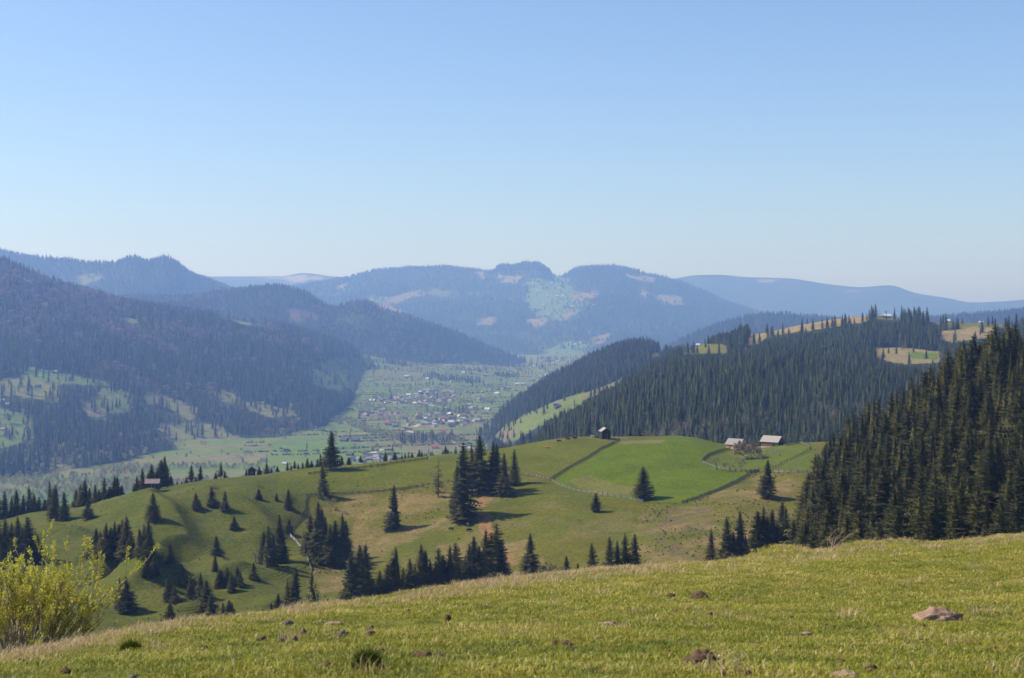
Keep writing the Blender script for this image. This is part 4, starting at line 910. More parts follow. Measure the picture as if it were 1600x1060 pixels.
# trees that stand alone or can be told by what is beside them
for a in [
    (1006, 781, 729, 'broad solitary spruce at the end of the plank fence below the bright green field', None, SPRUCE_WIDE, 1.0),
    (931, 800, 770, 'small roundish spruce alone in the slope below the plank fence', None, SPRUCE_WIDE, .85),
    (1199, 778, 717, 'dark bushy spruce by the long fence beneath the two farm buildings', None, SPRUCE_KINDS[3], 1.2),
    (616, 827, 756, 'lone slender spruce on dry straw-coloured ground mid slope', None, SPRUCE_KINDS[1], 1.0),
    (685, 777, 713, 'thin half-bare spruce just left of the tallest spruce pair', None, SPRUCE_THIN, 1.0),
    (721, 811, 690, 'tallest spruce of the pasture, full to the ground beside the dirt scar', None, SPRUCE_KINDS[0], 1.15),
    (713, 806, 722, 'narrow spruce pressed against the tallest spruce', None, SPRUCE_KINDS[2], 1.0),
    (738, 768, 693, 'spruce at the left end of the grove on the brow by the dirt scar', None, SPRUCE_KINDS[5], 1.0),
    (748, 770, 679, 'tallest tree of the grove on the brow by the dirt scar', None, SPRUCE_KINDS[3], 1.1),
    (769, 768, 688, 'spruce in the middle of the grove on the brow by the dirt scar', None, SPRUCE_KINDS[1], 1.0),
    (777, 770, 692, 'dense spruce right of the middle in the grove on the brow', None, SPRUCE_KINDS[0], 1.0),
    (787, 775, 706, 'shorter spruce leaning against the right side of the brow grove', None, SPRUCE_KINDS[4], 1.2),
    (803, 758, 701, 'spruce at the right end of the brow grove, next to the plank fence', None, SPRUCE_KINDS[2], 1.25),
    (503, 776, 724, 'dark spruce in front of the crest at the corner of the left rail fence', None, SPRUCE_KINDS[0], 1.2),
    (517, 734, 672, 'large dark spruce rising above all others on the left crest line', None, SPRUCE_KINDS[3], 1.25),
    (240, 814, 768, 'single dark spruce below the small barn with the rusty roof', None, SPRUCE_KINDS[3], 1.25),
    (137, 812, 781, 'small single spruce right of the pair on the far left pasture', None, SPRUCE_KINDS[3], 1.4),
    (84, 813, 771, 'left tree of the close pair casting a big shadow on the left pasture', None, SPRUCE_KINDS[3], 1.2),
    (100, 812, 768, 'right tree of the close pair casting a big shadow on the left pasture', None, SPRUCE_KINDS[0], 1.2),
    (306, 796, 769, 'first of three young spruces in a line above the terraced gully', None, SPRUCE_KINDS[3], 1.4),
    (330, 791, 760, 'second of three young spruces in a line above the terraced gully', None, SPRUCE_KINDS[1], 1.4),
    (351, 798, 766, 'third of three young spruces in a line above the terraced gully', None, SPRUCE_KINDS[4], 1.3),
    (366, 828, 806, 'small spruce alone on a bright slope right of the terraced gully', None, SPRUCE_KINDS[3], 1.4),
    (338, 868, 836, 'small spruce on the bright slope below the terraced gully', None, SPRUCE_KINDS[1], 1.4),
    (336, 893, 866, 'young thin spruce directly beneath another on the lower left slope', None, SPRUCE_KINDS[2], 1.2),
    (404, 781, 763, 'tiny spruce beside the terraced shadow west of the left rail fence', None, SPRUCE_KINDS[3], 1.5),
    (432, 783, 770, 'tiny bush-like spruce on the dark terraces west of the left fence', None, SPRUCE_WIDE, .8),
    (450, 796, 763, 'small spruce next to the left rail fence above its bend', None, SPRUCE_KINDS[0], 1.3),
    (451, 834, 810, 'small spruce at the lower bend of the left rail fence', None, SPRUCE_KINDS[3], 1.4),
    (460, 962, 886, 'spruce standing close behind the meadow brow left of the leafing sapling', None, SPRUCE_KINDS[1], 1.1),
    (448, 962, 905, 'shorter spruce tucked beside the one behind the meadow brow', None, SPRUCE_KINDS[2], 1.0),
    (489, 958, 893, 'spruce standing right behind the leafing sapling on the meadow brow', None, SPRUCE_KINDS[0], 1.0),
    (434, 952, 927, 'young spruce low on the slope near the meadow brow', None, SPRUCE_KINDS[3], 1.2),
    (424, 966, 941, 'smallest spruce low on the slope near the meadow brow', None, SPRUCE_KINDS[3], 1.2),
    (284, 912, 880, 'small spruce on the rim of the shaded hollow at lower left', None, SPRUCE_KINDS[0], 1.3),
    (265, 881, 846, 'small spruce on the gully edge with terraces behind it', None, SPRUCE_KINDS[2], 1.3),
    (395, 906, 878, 'small dark spruce at the right end of the young trees on the lower slope', None, SPRUCE_KINDS[1], 1.3),
    (265, 968, 941, 'squat spruce on a bright green bank at lower left', None, SPRUCE_WIDE, .95),
    (252, 984, 965, 'little spruce at the foot of the bright green bank', None, SPRUCE_KINDS[3], 1.3),
    (301, 982, 964, 'little spruce just above the dry grass of the meadow brow', None, SPRUCE_KINDS[3], 1.2),
    (196, 958, 899, 'tall dense spruce beside the leafy willow bush', None, SPRUCE_KINDS[3], 1.35),
    (185, 952, 902, 'narrow spruce half hidden by the dense one beside the willow bush', None, SPRUCE_KINDS[2], 1.1),
    (828, 908, 832, 'spruce standing alone right of the spruce row behind the meadow brow', None, SPRUCE_KINDS[3], 1.1),
    (885, 896, 868, 'small spruce at the left of the group behind the straw-coloured brow', None, SPRUCE_KINDS[1], 1.1),
    (903, 898, 879, 'smallest spruce of the group behind the straw-coloured brow', None, SPRUCE_KINDS[3], 1.2),
    (925, 905, 848, 'third spruce of the group behind the straw-coloured brow', None, SPRUCE_KINDS[0], 1.15),
    (951, 905, 837, 'tallest spruce of the group behind the straw-coloured brow', None, SPRUCE_KINDS[1], 1.0),
    (966, 903, 843, 'fifth spruce of the group behind the straw-coloured brow', None, SPRUCE_KINDS[4], 1.0),
    (976, 900, 832, 'sixth spruce of the group behind the straw-coloured brow', None, SPRUCE_KINDS[2], 1.1),
    (992, 900, 832, 'spruce at the right end of the group behind the straw-coloured brow', None, SPRUCE_KINDS[0], 1.0),
    (1110, 892, 825, 'slim spruce at the left end of the clump beside the big spruce forest', None, SPRUCE_KINDS[2], 1.1),
    (1134, 892, 806, 'second spruce of the clump beside the big spruce forest', None, SPRUCE_KINDS[1], 1.0),
    (1146, 892, 830, 'low spruce in the middle of the clump beside the big spruce forest', None, SPRUCE_KINDS[3], 1.0),
    (1156, 890, 796, 'tallest spruce of the clump beside the big spruce forest', None, SPRUCE_KINDS[4], 1.1),
    (1166, 890, 836, 'low spruce at the right of the clump beside the big spruce forest', None, SPRUCE_KINDS[0], 1.0),
]: hill_tree(a[0], a[1], a[2], a[3], a[4], a[5], a[6])
# the sparse two tips below the right-hand fence of the dry slope
hill_tree(565, 905, 848, 'left of two thin spruces with sparse tips on the straw slope', None, SPRUCE_THIN, 1.0)
hill_tree(573, 905, 845, 'right of two thin spruces with sparse tips on the straw slope', None, SPRUCE_THIN, 1.0)

def clump(name, group, trees, back=0.0, w=1.0):
    """trees of one clump: told apart by their order from the left"""
    trees = sorted(trees)
    for i, t in enumerate(trees):
        lab = '%s spruce from the left %s' % (ORD[i], name)
        hill_tree(t[0], t[1], t[2], lab, group, None, t[3] if len(t) > 3 else w, back)
clump('in the clump at the left rail fence', 'spruces at the left fence', [(412, 880, 830), (418, 888, 818), (427, 886, 832), (437, 880, 803), (443, 880, 836)], w=1.1)
clump('in the big clump right of the zigzag fence', 'big spruce clump right of the zigzag fence', [(486, 868, 802), (496, 872, 781), (504, 876, 792), (515, 886, 818), (523, 884, 812), (536, 880, 801), (541, 874, 812), (509, 880, 806)], w=1.1)
clump('in the row close behind the meadow brow', 'spruce row behind the meadow brow',
      [(545, 960, 866), (553, 958, 870), (562, 960, 850), (571, 962, 849), (584, 958, 905), (592, 958, 890), (606, 955, 880), (612, 955, 870), (619, 955, 853), (629, 950, 886), (640, 950, 871), (648, 948, 880), (657, 948, 849), (663, 948, 858), (671, 945, 872),
       (679, 945, 876), (687, 942, 855), (695, 940, 866), (705, 938, 850), (714, 938, 847)], w=1.15)
clump('in the taller group ending the row behind the brow', 'taller spruces ending the row behind the meadow brow', [(733, 930, 848), (740, 930, 837), (748, 928, 852), (757, 928, 825), (766, 926, 830), (773, 926, 816), (781, 924, 842), (728, 930, 868)], w=1.2)
clump('behind the crest at the far left end of the pasture', 'spruces behind the crest at the far left', [(-14, 0, 772), (-4, 0, 765), (8, 0, 767), (17, 0, 775), (26, 0, 764), (36, 0, 772), (46, 0, 757), (54, 0, 770), (61, 0, 776), (70, 0, 780), (78, 0, 750), (87, 0, 757)], back=22, w=1.1)
clump('behind the crest left of the rusty-roofed barn', 'spruces left of the rusty-roofed barn', [(119, 0, 764), (126, 0, 755), (132, 0, 748), (140, 0, 762), (149, 0, 757), (154, 0, 764), (162, 0, 746), (171, 0, 760), (178, 0, 742), (184, 0, 744), (190, 0, 757)], back=10, w=1.2)
clump('in the grove behind the rusty-roofed barn', 'spruce grove behind the rusty-roofed barn', [(209, 0, 757), (214, 0, 743), (222, 0, 731), (231, 0, 738), (237, 0, 725), (245, 0, 730), (251, 0, 718), (256, 0, 711), (262, 0, 726), (267, 0, 742)], back=16, w=1.15)
clump('behind the crest between barn and hut', 'spruces between the barn and the hut', [(277, 0, 750), (284, 0, 752), (291, 0, 744), (299, 0, 725), (306, 0, 745), (313, 0, 727), (337, 0, 738), (345, 0, 721), (351, 0, 736), (356, 0, 743)], back=8, w=1.2)
clump('in the small row behind the left crest', 'small spruces behind the left crest', [(385, 0, 732), (405, 0, 728), (417, 0, 722), (424, 0, 730), (433, 0, 728), (449, 0, 722), (455, 0, 727), (460, 0, 719), (466, 0, 724), (473, 0, 722), (480, 0, 715), (487, 0, 719), (496, 0, 716), (501, 0, 708), (507, 0, 718)], back=6, w=1.25)
clump('in the small row right of the large crest spruce', 'small spruces right of the large crest spruce', [(534, 0, 712), (545, 0, 714), (563, 0, 711), (583, 0, 719), (594, 0, 718), (602, 0, 705), (617, 0, 705), (628, 0, 710), (633, 0, 708), (644, 0, 707), (655, 0, 702), (672, 0, 713), (696, 0, 696)], back=5, w=1.35)
clump('in the dark thicket on the left slope', 'dark spruce thicket on the left slope', [(143, 872, 838), (150, 872, 824), (157, 870, 828), (164, 872, 816), (172, 870, 822), (178, 872, 813), (185, 870, 818), (190, 872, 811), (197, 870, 806), (203, 872, 832), (208, 868, 845)], w=1.15)
clump('in the shaded group right of the dark thicket', 'shaded spruces right of the dark thicket', [(218, 872, 825), (226, 868, 818), (232, 872, 812), (237, 868, 830), (229, 902, 866), (241, 900, 868)], w=1.1)
clump('in the thicket behind the willow bush', 'spruces behind the willow bush', [(-16, 880, 815), (-4, 880, 806), (8, 880, 809), (17, 876, 815), (26, 880, 806), (36, 870, 822), (44, 880, 806), (52, 880, 838), (58, 878, 836), (65, 880, 846), (20, 905, 850), (40, 905, 856), (2, 910, 850)], w=1.1)
clump('among the young trees of the lower left slope', 'young spruces on the lower left slope',
      [(262, 937, 902), (273, 940, 914), (298, 936, 899), (303, 925, 903), (313, 934, 894), (322, 955, 905), (329, 967, 930), (343, 918, 889), (355, 914, 885), (361, 925, 893), (371, 914, 884), (375, 918, 892), (348, 975, 940), (357, 972, 936), (362, 965, 940), (380, 972, 960), (320, 930, 912), (410, 966, 950)], w=1.3)
clump('along the forest edge below the farm', 'spruces along the forest edge', [(1185, 880, 798), (1191, 878, 790), (1199, 878, 806), (1206, 874, 794), (1213, 876, 812), (1221, 870, 780), (1229, 872, 790)], w=1.15)
for px, pt, b, lab in [(985, 672, 14, 'dark young spruce behind the crest left of the grey bushes'), (1000, 671, 14, 'dark young spruce behind the crest by the grey bushes'), (992, 677, 8, 'tiny spruce between two others behind the crest')]:
    hill_tree(px, 0, pt, lab, None, SPRUCE_KINDS[3], 1.3, b)

# ---------------------------------------------------------------- the big spruce forest on the right
x, y, z, r = sample(SPRUCE_SLOPE, 6.6, (1150, 2000), (300, 720), seed=77)
p = HX + FPX * x / y; q = HY - FPX * z / y
edge = np.interp(q, [760, 800, 850, 900, 1000], [1290, 1272, 1246, 1236, 1236]) + 8 * fbm(y / 20, y / 31, 5, 2)
k = p > edge; x, y, z, p = x[k], y[k], z[k], p[k]
H = r.uniform(15, 27, len(x)) * np.interp(p, [1230, 1290, 1400], [.75, .92, 1])
k = seen(x, y, z + H, .002); x, y, z, p, H = x[k], y[k], z[k], p[k], H[k]
# the ones that show most stand as trees of their own, the rest as one mass
order = np.argsort(y); vis = np.zeros(len(x)); sky = np.full(1400, 2000.0)
for i in order:
    top = HY - FPX * (z[i] + H[i]) / y[i]; hw = .13 * H[i] * FPX / y[i]
    if p[i] < 1600 + hw:
        a, b = int(max(0, p[i] - hw - 1000)), int(min(1399, p[i] + hw - 1000))
        vis[i] = np.clip(sky[a:b + 1] - top, 0, 400).sum() if b >= a else 0
        m = (a + b) // 2; sky[a:b + 1] = np.minimum(sky[a:b + 1], top + .25 * (HY - FPX * z[i] / y[i] - top))
n_own = max(0, 296 - N_TREES); pick = set(np.argsort(-vis)[:n_own].tolist())
for i in range(len(x)):
    if i in pick:
        fr = 'at the top edge of' if y[i] > 520 else ('on the left edge of' if p[i] < 1330 else ('at the foot of' if y[i] < 390 else 'inside'))
        place_tree(Vector((x[i], y[i], z[i] - .3)), H[i], SPRUCE_KINDS[(i * 7) % len(SPRUCE_KINDS)], 'tall dark spruce %s the dense forest on the right slope' % fr, 'spruces of the right forest, %s' % fr.replace(' of', ''), r.uniform(1.05, 1.55), r.uniform(0, 6.28))
rest = [i for i in range(len(x)) if i not in pick]
T_NEAR = []
for k in (0, 1, 4):
    V, F = spruce_crown(500 + k, [.2, .225, 0, 0, .21][k], 30, 7, 5, .45, .08, .05); T_NEAR.append(template('near_forest_spruce', with_trunk(V, F, [M_SPRUCE, M_BARK], 'near_forest_spruce')))
wd = H * r.uniform(1.05, 1.55, len(H))
rest = np.array(rest)
scatter('spruce_forest', np.stack([x, y, z - .3], 1)[rest], np.stack([wd, wd, H], 1)[rest], r.uniform(0, 6.28, len(rest)), r.integers(0, 3, len(rest)), T_NEAR, 'dense dark spruce forest covering the slope at the right')
print('TREES', N_TREES, 'forest own', len(pick), 'rest', len(rest))

# ---------------------------------------------------------------- bare trees and bushes
def branching(seed, height, spread, levels=4, stems=1, up=.6, lean=0.0, split=(2, 4), r0=None):
    """limbs as tubes; returns (MB of limbs, list of twig segments)"""
    r = np.random.default_rng(seed); b = MB(); tips = []
    def grow(p, d, L, rad, lev):
        n = 3; pts = [p]; rd = [rad]; q = Vector(p); dd = Vector(d)
        for i in range(n):
            dd = (dd + Vector(r.normal(size=3)) * .16 + Vector((0, 0, .06 * up))).normalized(); q = q + dd * (L / n)
            pts.append(q.copy()); rd.append(rad * (1 - .45 * (i + 1) / n))
        b.tube(pts, rd, 5 if lev < 2 else 3)
        if lev >= levels: tips.append((pts[1], pts[-1], dd.copy())); return
        for k in range(r.integers(split[0], split[1] + 1)):
            t = r.uniform(.45, 1.0); i = min(n - 1, int(t * n)); base = pts[i].lerp(pts[i + 1], t * n - i)
            a = dd.orthogonal().normalized(); a.rotate(Matrix.Rotation(r.uniform(0, 6.28), 3, dd))
            nd = (dd * r.uniform(.55, 1.0) + a * spread * r.uniform(.5, 1.1) + Vector((0, 0, up * .3))).normalized()
            grow(base, nd, L * r.uniform(.55, .8), rd[-1] * .8, lev + 1)
    for s_ in range(stems):
        a = r.uniform(0, 6.28); q = 0 if stems == 1 else r.uniform(.02, .12) * height
        grow(Vector((math.cos(a) * q, math.sin(a) * q, -.04 * height)), Vector((math.cos(a) * .5 * (stems > 1) * spread + lean, math.sin(a) * .5 * (stems > 1) * spread, 1)).normalized(), height * r.uniform(.32, .42), (r0 or height * .022) / (1 if stems == 1 else 1.6), 0)
    return b, tips
def twig_mesh(tips, seed, per, length, wid, mat, name):
    r = np.random.default_rng(seed); V = []; F = []
    for a, c, d in tips:
        for k in range(per):
            p = np.array(a.lerp(c, r.random())); dd = np.array(d) + r.normal(size=3) * .5; dd /= np.linalg.norm(dd); e = np.cross(dd, r.normal(size=3)); e /= np.linalg.norm(e)
            L = length * r.uniform(.5, 1.2); st = len(V); V += [p - e * wid, p + e * wid, p + dd * L]; F.append((st, st + 1, st + 2))
    return mesh_np(name, np.array(V), np.array(F, np.int32), [mat])
def bare_tree(pos, H, seed, label, group=None, stems=1, spread=.75, mat=None, name='bare_tree', cat='bare tree', per=10, wid=.012):
    b, tips = branching(seed, H, spread, 3, stems)
    top = max(v[2] for v in b.V); kz = H / top; b.V = [(v[0] * kz, v[1] * kz, v[2] * kz) for v in b.V]; tips = [(a * kz, c * kz, d) for a, c, d in tips]
    e = empty(name, pos); tag(e, label, cat, group)
    b.build('trunk', M_GREYBARK, e, True); obj('crown', twig_mesh(tips, seed, per, H * .16, H * wid * .5, mat or M_TWIG, 'crown'), e)
    return e
def hill_bare(px, pb, pt, seed, label, **k):
    pos = HILL.at(px, pb); return bare_tree(pos, (pb - pt) / FPX * pos.y, seed, label, **k)
hill_bare(1172, 718, 689, 1, 'big grey bushy tree between the two farm buildings', stems=5, spread=1.25, per=80, wid=.016, name='broad_bare_tree')
hill_bare(1190, 718, 700, 2, 'low grey tree at the right foot of the big bushy tree', stems=3, spread=1.0, per=12)
hill_bare(1119, 735, 715, 3, 'small bare orchard tree at the left bend of the garden fence', spread=1.1, per=10)
hill_bare(1146, 737, 718, 4, 'bare orchard tree in the middle of the garden fence', stems=2, spread=1.0, per=10)
hill_bare(1158, 738, 715, 5, 'bare orchard tree at the right of the garden fence', spread=1.0, per=10)
hill_bare(1243, 738, 720, 6, 'thin bare sapling at the end of the long fence by the forest', spread=.6, per=4)
for px, pt, s_, lab, g in [(1012, 676, 7, 'pale bare bush behind the crest, left of the other two bushes', None), (1024, 677, 8, 'brownish bare bush behind the crest in the middle of three', None), (1036, 678, 9, 'wide brown bush behind the crest at the right of three', None), (1012, 672, 10, 'pale slim bare tree among the bushes behind the crest', None)]:
    c, _ = HILL.crest(px); yy = c.y + 8; xx = (px - HX) / FPX * yy; zz = float(HILL.z(xx, yy)); bare_tree(Vector((xx, yy, zz)), (HY - pt) / FPX * yy - zz, 20 + s_, lab, stems=5, spread=1.3, name='bare_bush', cat='bush', per=16)
hill_bare(681, 770, 735, 12, 'bare tree growing beside the thin half-bare spruce', spread=.7, per=8)
hill_bare(512, 800, 778, 13, 'yellowish budding tree between the crest spruce and the big clump', spread=.8, per=14, mat=M_SPRING, stems=2)
hill_bare(401, 880, 850, 14, 'grey bare tree left of the spruce clump at the fence', spread=.9, per=10)
hill_bare(236, 812, 796, 15, 'small bare tree at the left foot of the single spruce below the barn', spread=.9, per=10)
hill_bare(714, 932, 893, 16, 'rounded greenish bush in front of the row behind the meadow brow', stems=6, spread=1.2, per=30, mat=leaf_mat('budding_bush', (.075, .085, .04), trans=.2), name='rounded_bush', cat='bush')
hill_bare(850, 905, 880, 17, 'low brown bush right of the lone spruce behind the brow', stems=5, spread=1.2, per=14, mat=M_BROWNTWIG, name='bare_bush', cat='bush')
hill_bare(868, 900, 884, 18, 'low dark bush left of the group behind the straw-coloured brow', stems=5, spread=1.2, per=14, mat=M_BROWNTWIG, name='bare_bush', cat='bush')
hill_bare(1145, 893, 858, 19, 'bright green budding bush at the foot of the clump beside the forest', stems=5, spread=1.0, per=24, mat=M_SPRING, name='budding_bush', cat='bush')
hill_bare(345, 728, 0, 1, '', ) if False else None

# ---------------------------------------------------------------- fences
M_RAIL = plain_mat('weathered_wood', (.25, .22, .185), scale=3, var=.3)
M_DARKRAIL = plain_mat('dark_weathered_wood', (.12, .105, .085), scale=3, var=.35)
M_POST = plain_mat('fence_post_wood', (.13, .115, .095), scale=4, var=.3)
POST = MB(); POST.beam((0, 0, -.3), (0, 0, 1.5), .24, .24); POST_ME = POST.mesh('post', M_POST)
def fence(line, label, mat, step=3.4, rails=(.35, .7, 1.05), h=.16, post_every=1, jag=.06, seed=0, brush=0, planks=False):
    """posts with rails between them, following the ground along a surveyed line"""
    r = np.random.default_rng(seed); pts = [HILL.at(*p) if isinstance(p, tuple) else p for p in line]; out = []
    for a, c in zip(pts[:-1], pts[1:]):
        n = max(1, int(round((c - a).xy.length / step)))
        out += [a.lerp(c, i / n) for i in range(n)]
    out.append(pts[-1]); out = [Vector((q.x, q.y, float(HILL.z(q.x, q.y)))) for q in out]
    e = empty('wooden_fence', out[0]); tag(e, label, 'fence'); o = e.location
    b = MB()
    for i in range(len(out) - 1):
        for zz in rails:
            j1, j2 = r.uniform(-jag, jag), r.uniform(-jag, jag)
            b.beam(out[i] - o + Vector((0, 0, zz + j1)), out[i + 1] - o + Vector((0, 0, zz + j2)), .05, h)
        if planks:
            d = out[i + 1] - out[i]
            for t in np.arange(.05, 1, .11):
                q = out[i] + d * t - o; b.beam(q + Vector((0, .03, .1)), q + Vector((0, .03, 1.15 + r.uniform(-.15, .1))), .16, .03)
        for k in range(brush):
            q = out[i].lerp(out[i + 1], r.random()) - o
            b.beam(q + Vector((r.uniform(-.7, .7), r.uniform(-.7, .7), 0)), q + Vector((r.uniform(-.5, .5), r.uniform(-.5, .5), r.uniform(.6, 1.3))), .07, .07)
    b.build('rails', mat, e).name = 'rail_panel'
    step_p = max(1, int(math.ceil(len(out) / 95))) * post_every
    for i in range(0, len(out), step_p):
        q = obj('post', POST_ME, e); q.location = out[i] - o; q.rotation_euler = (r.uniform(-.08, .08), r.uniform(-.08, .08), r.uniform(0, 3)); q.scale = (1, 1, r.uniform(.85, 1.15))
fence([(968, 689), (950, 698), (925, 712), (900, 726), (880, 738), (862, 749)], 'dark brushy fence climbing diagonally from the plank fence to the dark barn on the crest', M_DARKRAIL, 3, brush=5, seed=1)
fence([(818, 743), (835, 745), (858, 750)], 'short pale plank fence between the brow grove and the diagonal fence', M_RAIL, 3, planks=True, seed=2)
fence([(862, 752), (880, 762), (900, 768), (925, 772), (950, 776), (980, 780), (1005, 785)], 'long pale fence with dark posts along the lower edge of the green field', M_RAIL, 3.6, rails=(.3, .65, 1.0), h=.15, seed=3)
fence([(1066, 787), (1090, 780), (1120, 768), (1150, 754), (1168, 743), (1185, 737)], 'dark brushy fence rising on the right edge of the green field', M_DARKRAIL, 3, brush=7, seed=4)
fence([(1140, 703), (1125, 706), (1110, 711), (1100, 718), (1097, 722)], 'dark curved garden fence left of the pale farmhouse', M_DARKRAIL, 2.4, brush=4, seed=5)
fence([(1097, 723), (1108, 728), (1120, 732), (1140, 736), (1158, 738), (1172, 738)], 'pale broken garden fence under the bare orchard trees', M_RAIL, 2.6, seed=6, jag=.2)
fence([(1172, 738), (1186, 737)], 'short dark fence gap joining garden fence and field fence', M_DARKRAIL, 2.6, seed=7, brush=6)
fence([(1208, 738), (1225, 739), (1246, 739), (1262, 739)], 'straight fence with dark posts between the bushy spruce and the forest', M_RAIL, 3.2, rails=(.3, .6, .9), h=.2, seed=8)
fence([(1208, 733), (1225, 724), (1245, 715), (1258, 708), (1266, 704)], 'thin wire-like fence climbing beside the farm meadow', M_DARKRAIL, 3.4, rails=(.5, .95), h=.1, seed=9)
fence([(1266, 703), (1264, 699), (1258, 696), (1250, 694), (1238, 696), (1228, 698)], 'pale fence curving round the top of the farm meadow', M_RAIL, 2.6, seed=10)
fence([(1205, 705), (1212, 709), (1218, 713)], 'short pale fence below the brown barn', M_RAIL, 2.4, seed=11)
fence([(478, 776), (503, 774), (520, 773), (560, 772), (600, 769), (640, 764)], 'low dark fence along the lower edge of the crest pasture', M_DARKRAIL, 3, brush=3, seed=12)
fence([(640, 764), (652, 762), (662, 762)], 'short pale plank fence between the lone slender spruce and the thin one', M_RAIL, 2.6, planks=True, seed=13)
fence([(660, 760), (690, 756), (720, 753), (735, 751)], 'faint rail fence behind the thin half-bare spruce', M_RAIL, 3.2, rails=(.5, .9), seed=14)
fence([(480, 777), (477, 785), (478, 795), (474, 806), (466, 816), (457, 826), (452, 834)], 'grey rail fence running downhill from the dark crest spruce', M_DARKRAIL, 2.6, brush=3, seed=15)
fence([(453, 838), (462, 846), (470, 856), (477, 866), (482, 878), (487, 893)], 'white zigzag rail fence running down beside the big spruce clump', plain_mat('bleached_wood', (.36, .345, .315), scale=3), 2.4, rails=(.2, .45, .7, .95), h=.2, seed=16, jag=.1)
fence([(482, 742), (520, 737), (560, 733), (600, 728), (640, 722), (668, 718)], 'low dark fence along the crest behind the left pasture', M_DARKRAIL, 3.4, seed=17, brush=2)

# ---------------------------------------------------------------- farm buildings
M_SHINGLE = plain_mat('grey_shingles', (.27, .25, .23), scale=5, var=.25, stretch=(1, 1, 3), bump=.4)
M_PALESHINGLE = plain_mat('pale_shingles', (.34, .30, .26), scale=5, var=.2, stretch=(1, 1, 3), bump=.4)
M_RUST = plain_mat('rusty_roof', (.24, .18, .165), scale=2, var=.35)
M_TANWOOD = plain_mat('tan_boards', (.52, .30, .15), scale=4, var=.25, stretch=(1, 1, .1))
M_BROWNWOOD = plain_mat('brown_logs', (.20, .09, .05), scale=4, var=.3, stretch=(.2, .2, 3))
M_DARKWOOD = plain_mat('dark_boards', (.045, .035, .03), scale=4, var=.4, stretch=(3, 3, .2))
M_PLASTER = plain_mat('white_plaster', (.62, .58, .52), scale=2, var=.12)
M_STONE = plain_mat('rubble_stone', (.40, .36, .31), scale=3, var=.4, bump=.6)
M_GLASS, nt_, b_ = mat_new('dark_glass'); b_.inputs['Base Color'].default_value = (.03, .035, .04, 1); b_.inputs['Roughness'].default_value = .15; b_.inputs['Specular IOR Level'].default_value = .5
def gable_walls(L, W, h, rise, mat):
    """walls of a house with its ridge along x"""
    b = MB(); x, y = L / 2, W / 2
    vs = [(-x, -y, -.6), (x, -y, -.6), (x, y, -.6), (-x, y, -.6), (-x, -y, h), (x, -y, h), (x, y, h), (-x, y, h), (-x, 0, h + rise), (x, 0, h + rise)]
    b.add(vs, [(0, 1, 5, 4), (2, 3, 7, 6), (1, 2, 6, 9, 5), (3, 0, 4, 8, 7)]); return b
def roof_slabs(L, W, h, rise, ov=.5, th=.14):
    b = MB(); x = L / 2 + ov; y = W / 2; k = rise / y; lift = .03
    for s in (-1, 1):
        e = (y + ov * .8); ze = h + rise - k * e + lift; zr = h + rise + lift
        vs = [(-x, s * e, ze), (x, s * e, ze), (x, 0, zr), (-x, 0, zr), (-x, s * e, ze + th), (x, s * e, ze + th), (x, 0, zr + th), (-x, 0, zr + th)]
        f = [(0, 1, 2, 3), (7, 6, 5, 4), (0, 4, 5, 1), (1, 5, 6, 2), (3, 7, 4, 0)]
        if s > 0: f = [tuple(reversed(q)) for q in f]
        b.add(vs, f)
    return b
def house(name, pos, rz, L, W, h, rise, wall, roof, label, cat, ov=.5, foundation=True, openings=(), group=None):
    e = empty(name, pos, rz); tag(e, label, cat, group)
    w = gable_walls(L, W, h, rise, wall).build('wall', wall, e)
    roof_slabs(L, W, h, rise, ov).build('roof', roof, e)
    if foundation:
        f = MB(); f.box((0, 0, -.25), (L + .25, W + .25, 1.1)); f.build('foundation', M_STONE, e)
    for kind, side, u, z0, ww, hh in openings:
        b = MB(); fr = MB()
        def P(uu, zz, d):
            return {'front': (uu, -W / 2 - d, zz), 'back': (uu, W / 2 + d, zz), 'left': (-L / 2 - d, uu, zz), 'right': (L / 2 + d, uu, zz)}[side]
        sz = (ww, .08, hh) if side in ('front', 'back') else (.08, ww, hh)
        b.box(P(u, z0 + hh / 2, .03), sz); o = b.build(kind, M_GLASS if kind == 'window' else M_DARKWOOD, e)
        for du, dz, a, c in ((-ww / 2, 0, .12, hh + .2), (ww / 2, 0, .12, hh + .2), (0, hh / 2, ww, .12), (0, -hh / 2, ww, .12)):
            fr.box(P(u + du, z0 + hh / 2 + dz, .05), (a, .12, c) if side in ('front', 'back') else (.12, a, c))
        fr.build('frame', M_PALESHINGLE, o)
    return e
def near(px, pb): return HILL.at(px, pb)
c = HILL.at(1150, 702)
house('farmhouse', c, math.radians(-42), 8.2, 6.0, 2.7, 2.5, M_TANWOOD, M_SHINGLE, 'tan wooden farmhouse with grey shingle roof and pale gable beside the grey bushy tree', 'farmhouse', .6, True,
      [('door', 'front', 1.8, .25, 2.4, 1.6), ('window', 'front', -1.6, 1.1, .8, .8), ('window', 'right', 0, 1.1, .9, .9)])
g = MB(); g.add([(4.13, -3.0, .3), (4.13, 3.0, .3), (4.13, 3.0, 2.6), (4.13, -3.0, 2.6)], [(0, 1, 2, 3)])
c = HILL.at(1207, 698)
house('log_barn', c, math.radians(-38), 9.5, 7.0, 2.8, 2.6, M_BROWNWOOD, M_PALESHINGLE, 'brown log barn with pale roof and dark gable right of the farmhouse', 'barn', .6, True,
      [('door', 'front', 2.6, .35, 2.6, 1.7), ('window', 'front', -2.2, 1.2, .8, .7), ('door', 'right', 0, .35, 5.6, 2.2)])
c, _ = HILL.crest(945); c = HILL.at(945, 685.5)
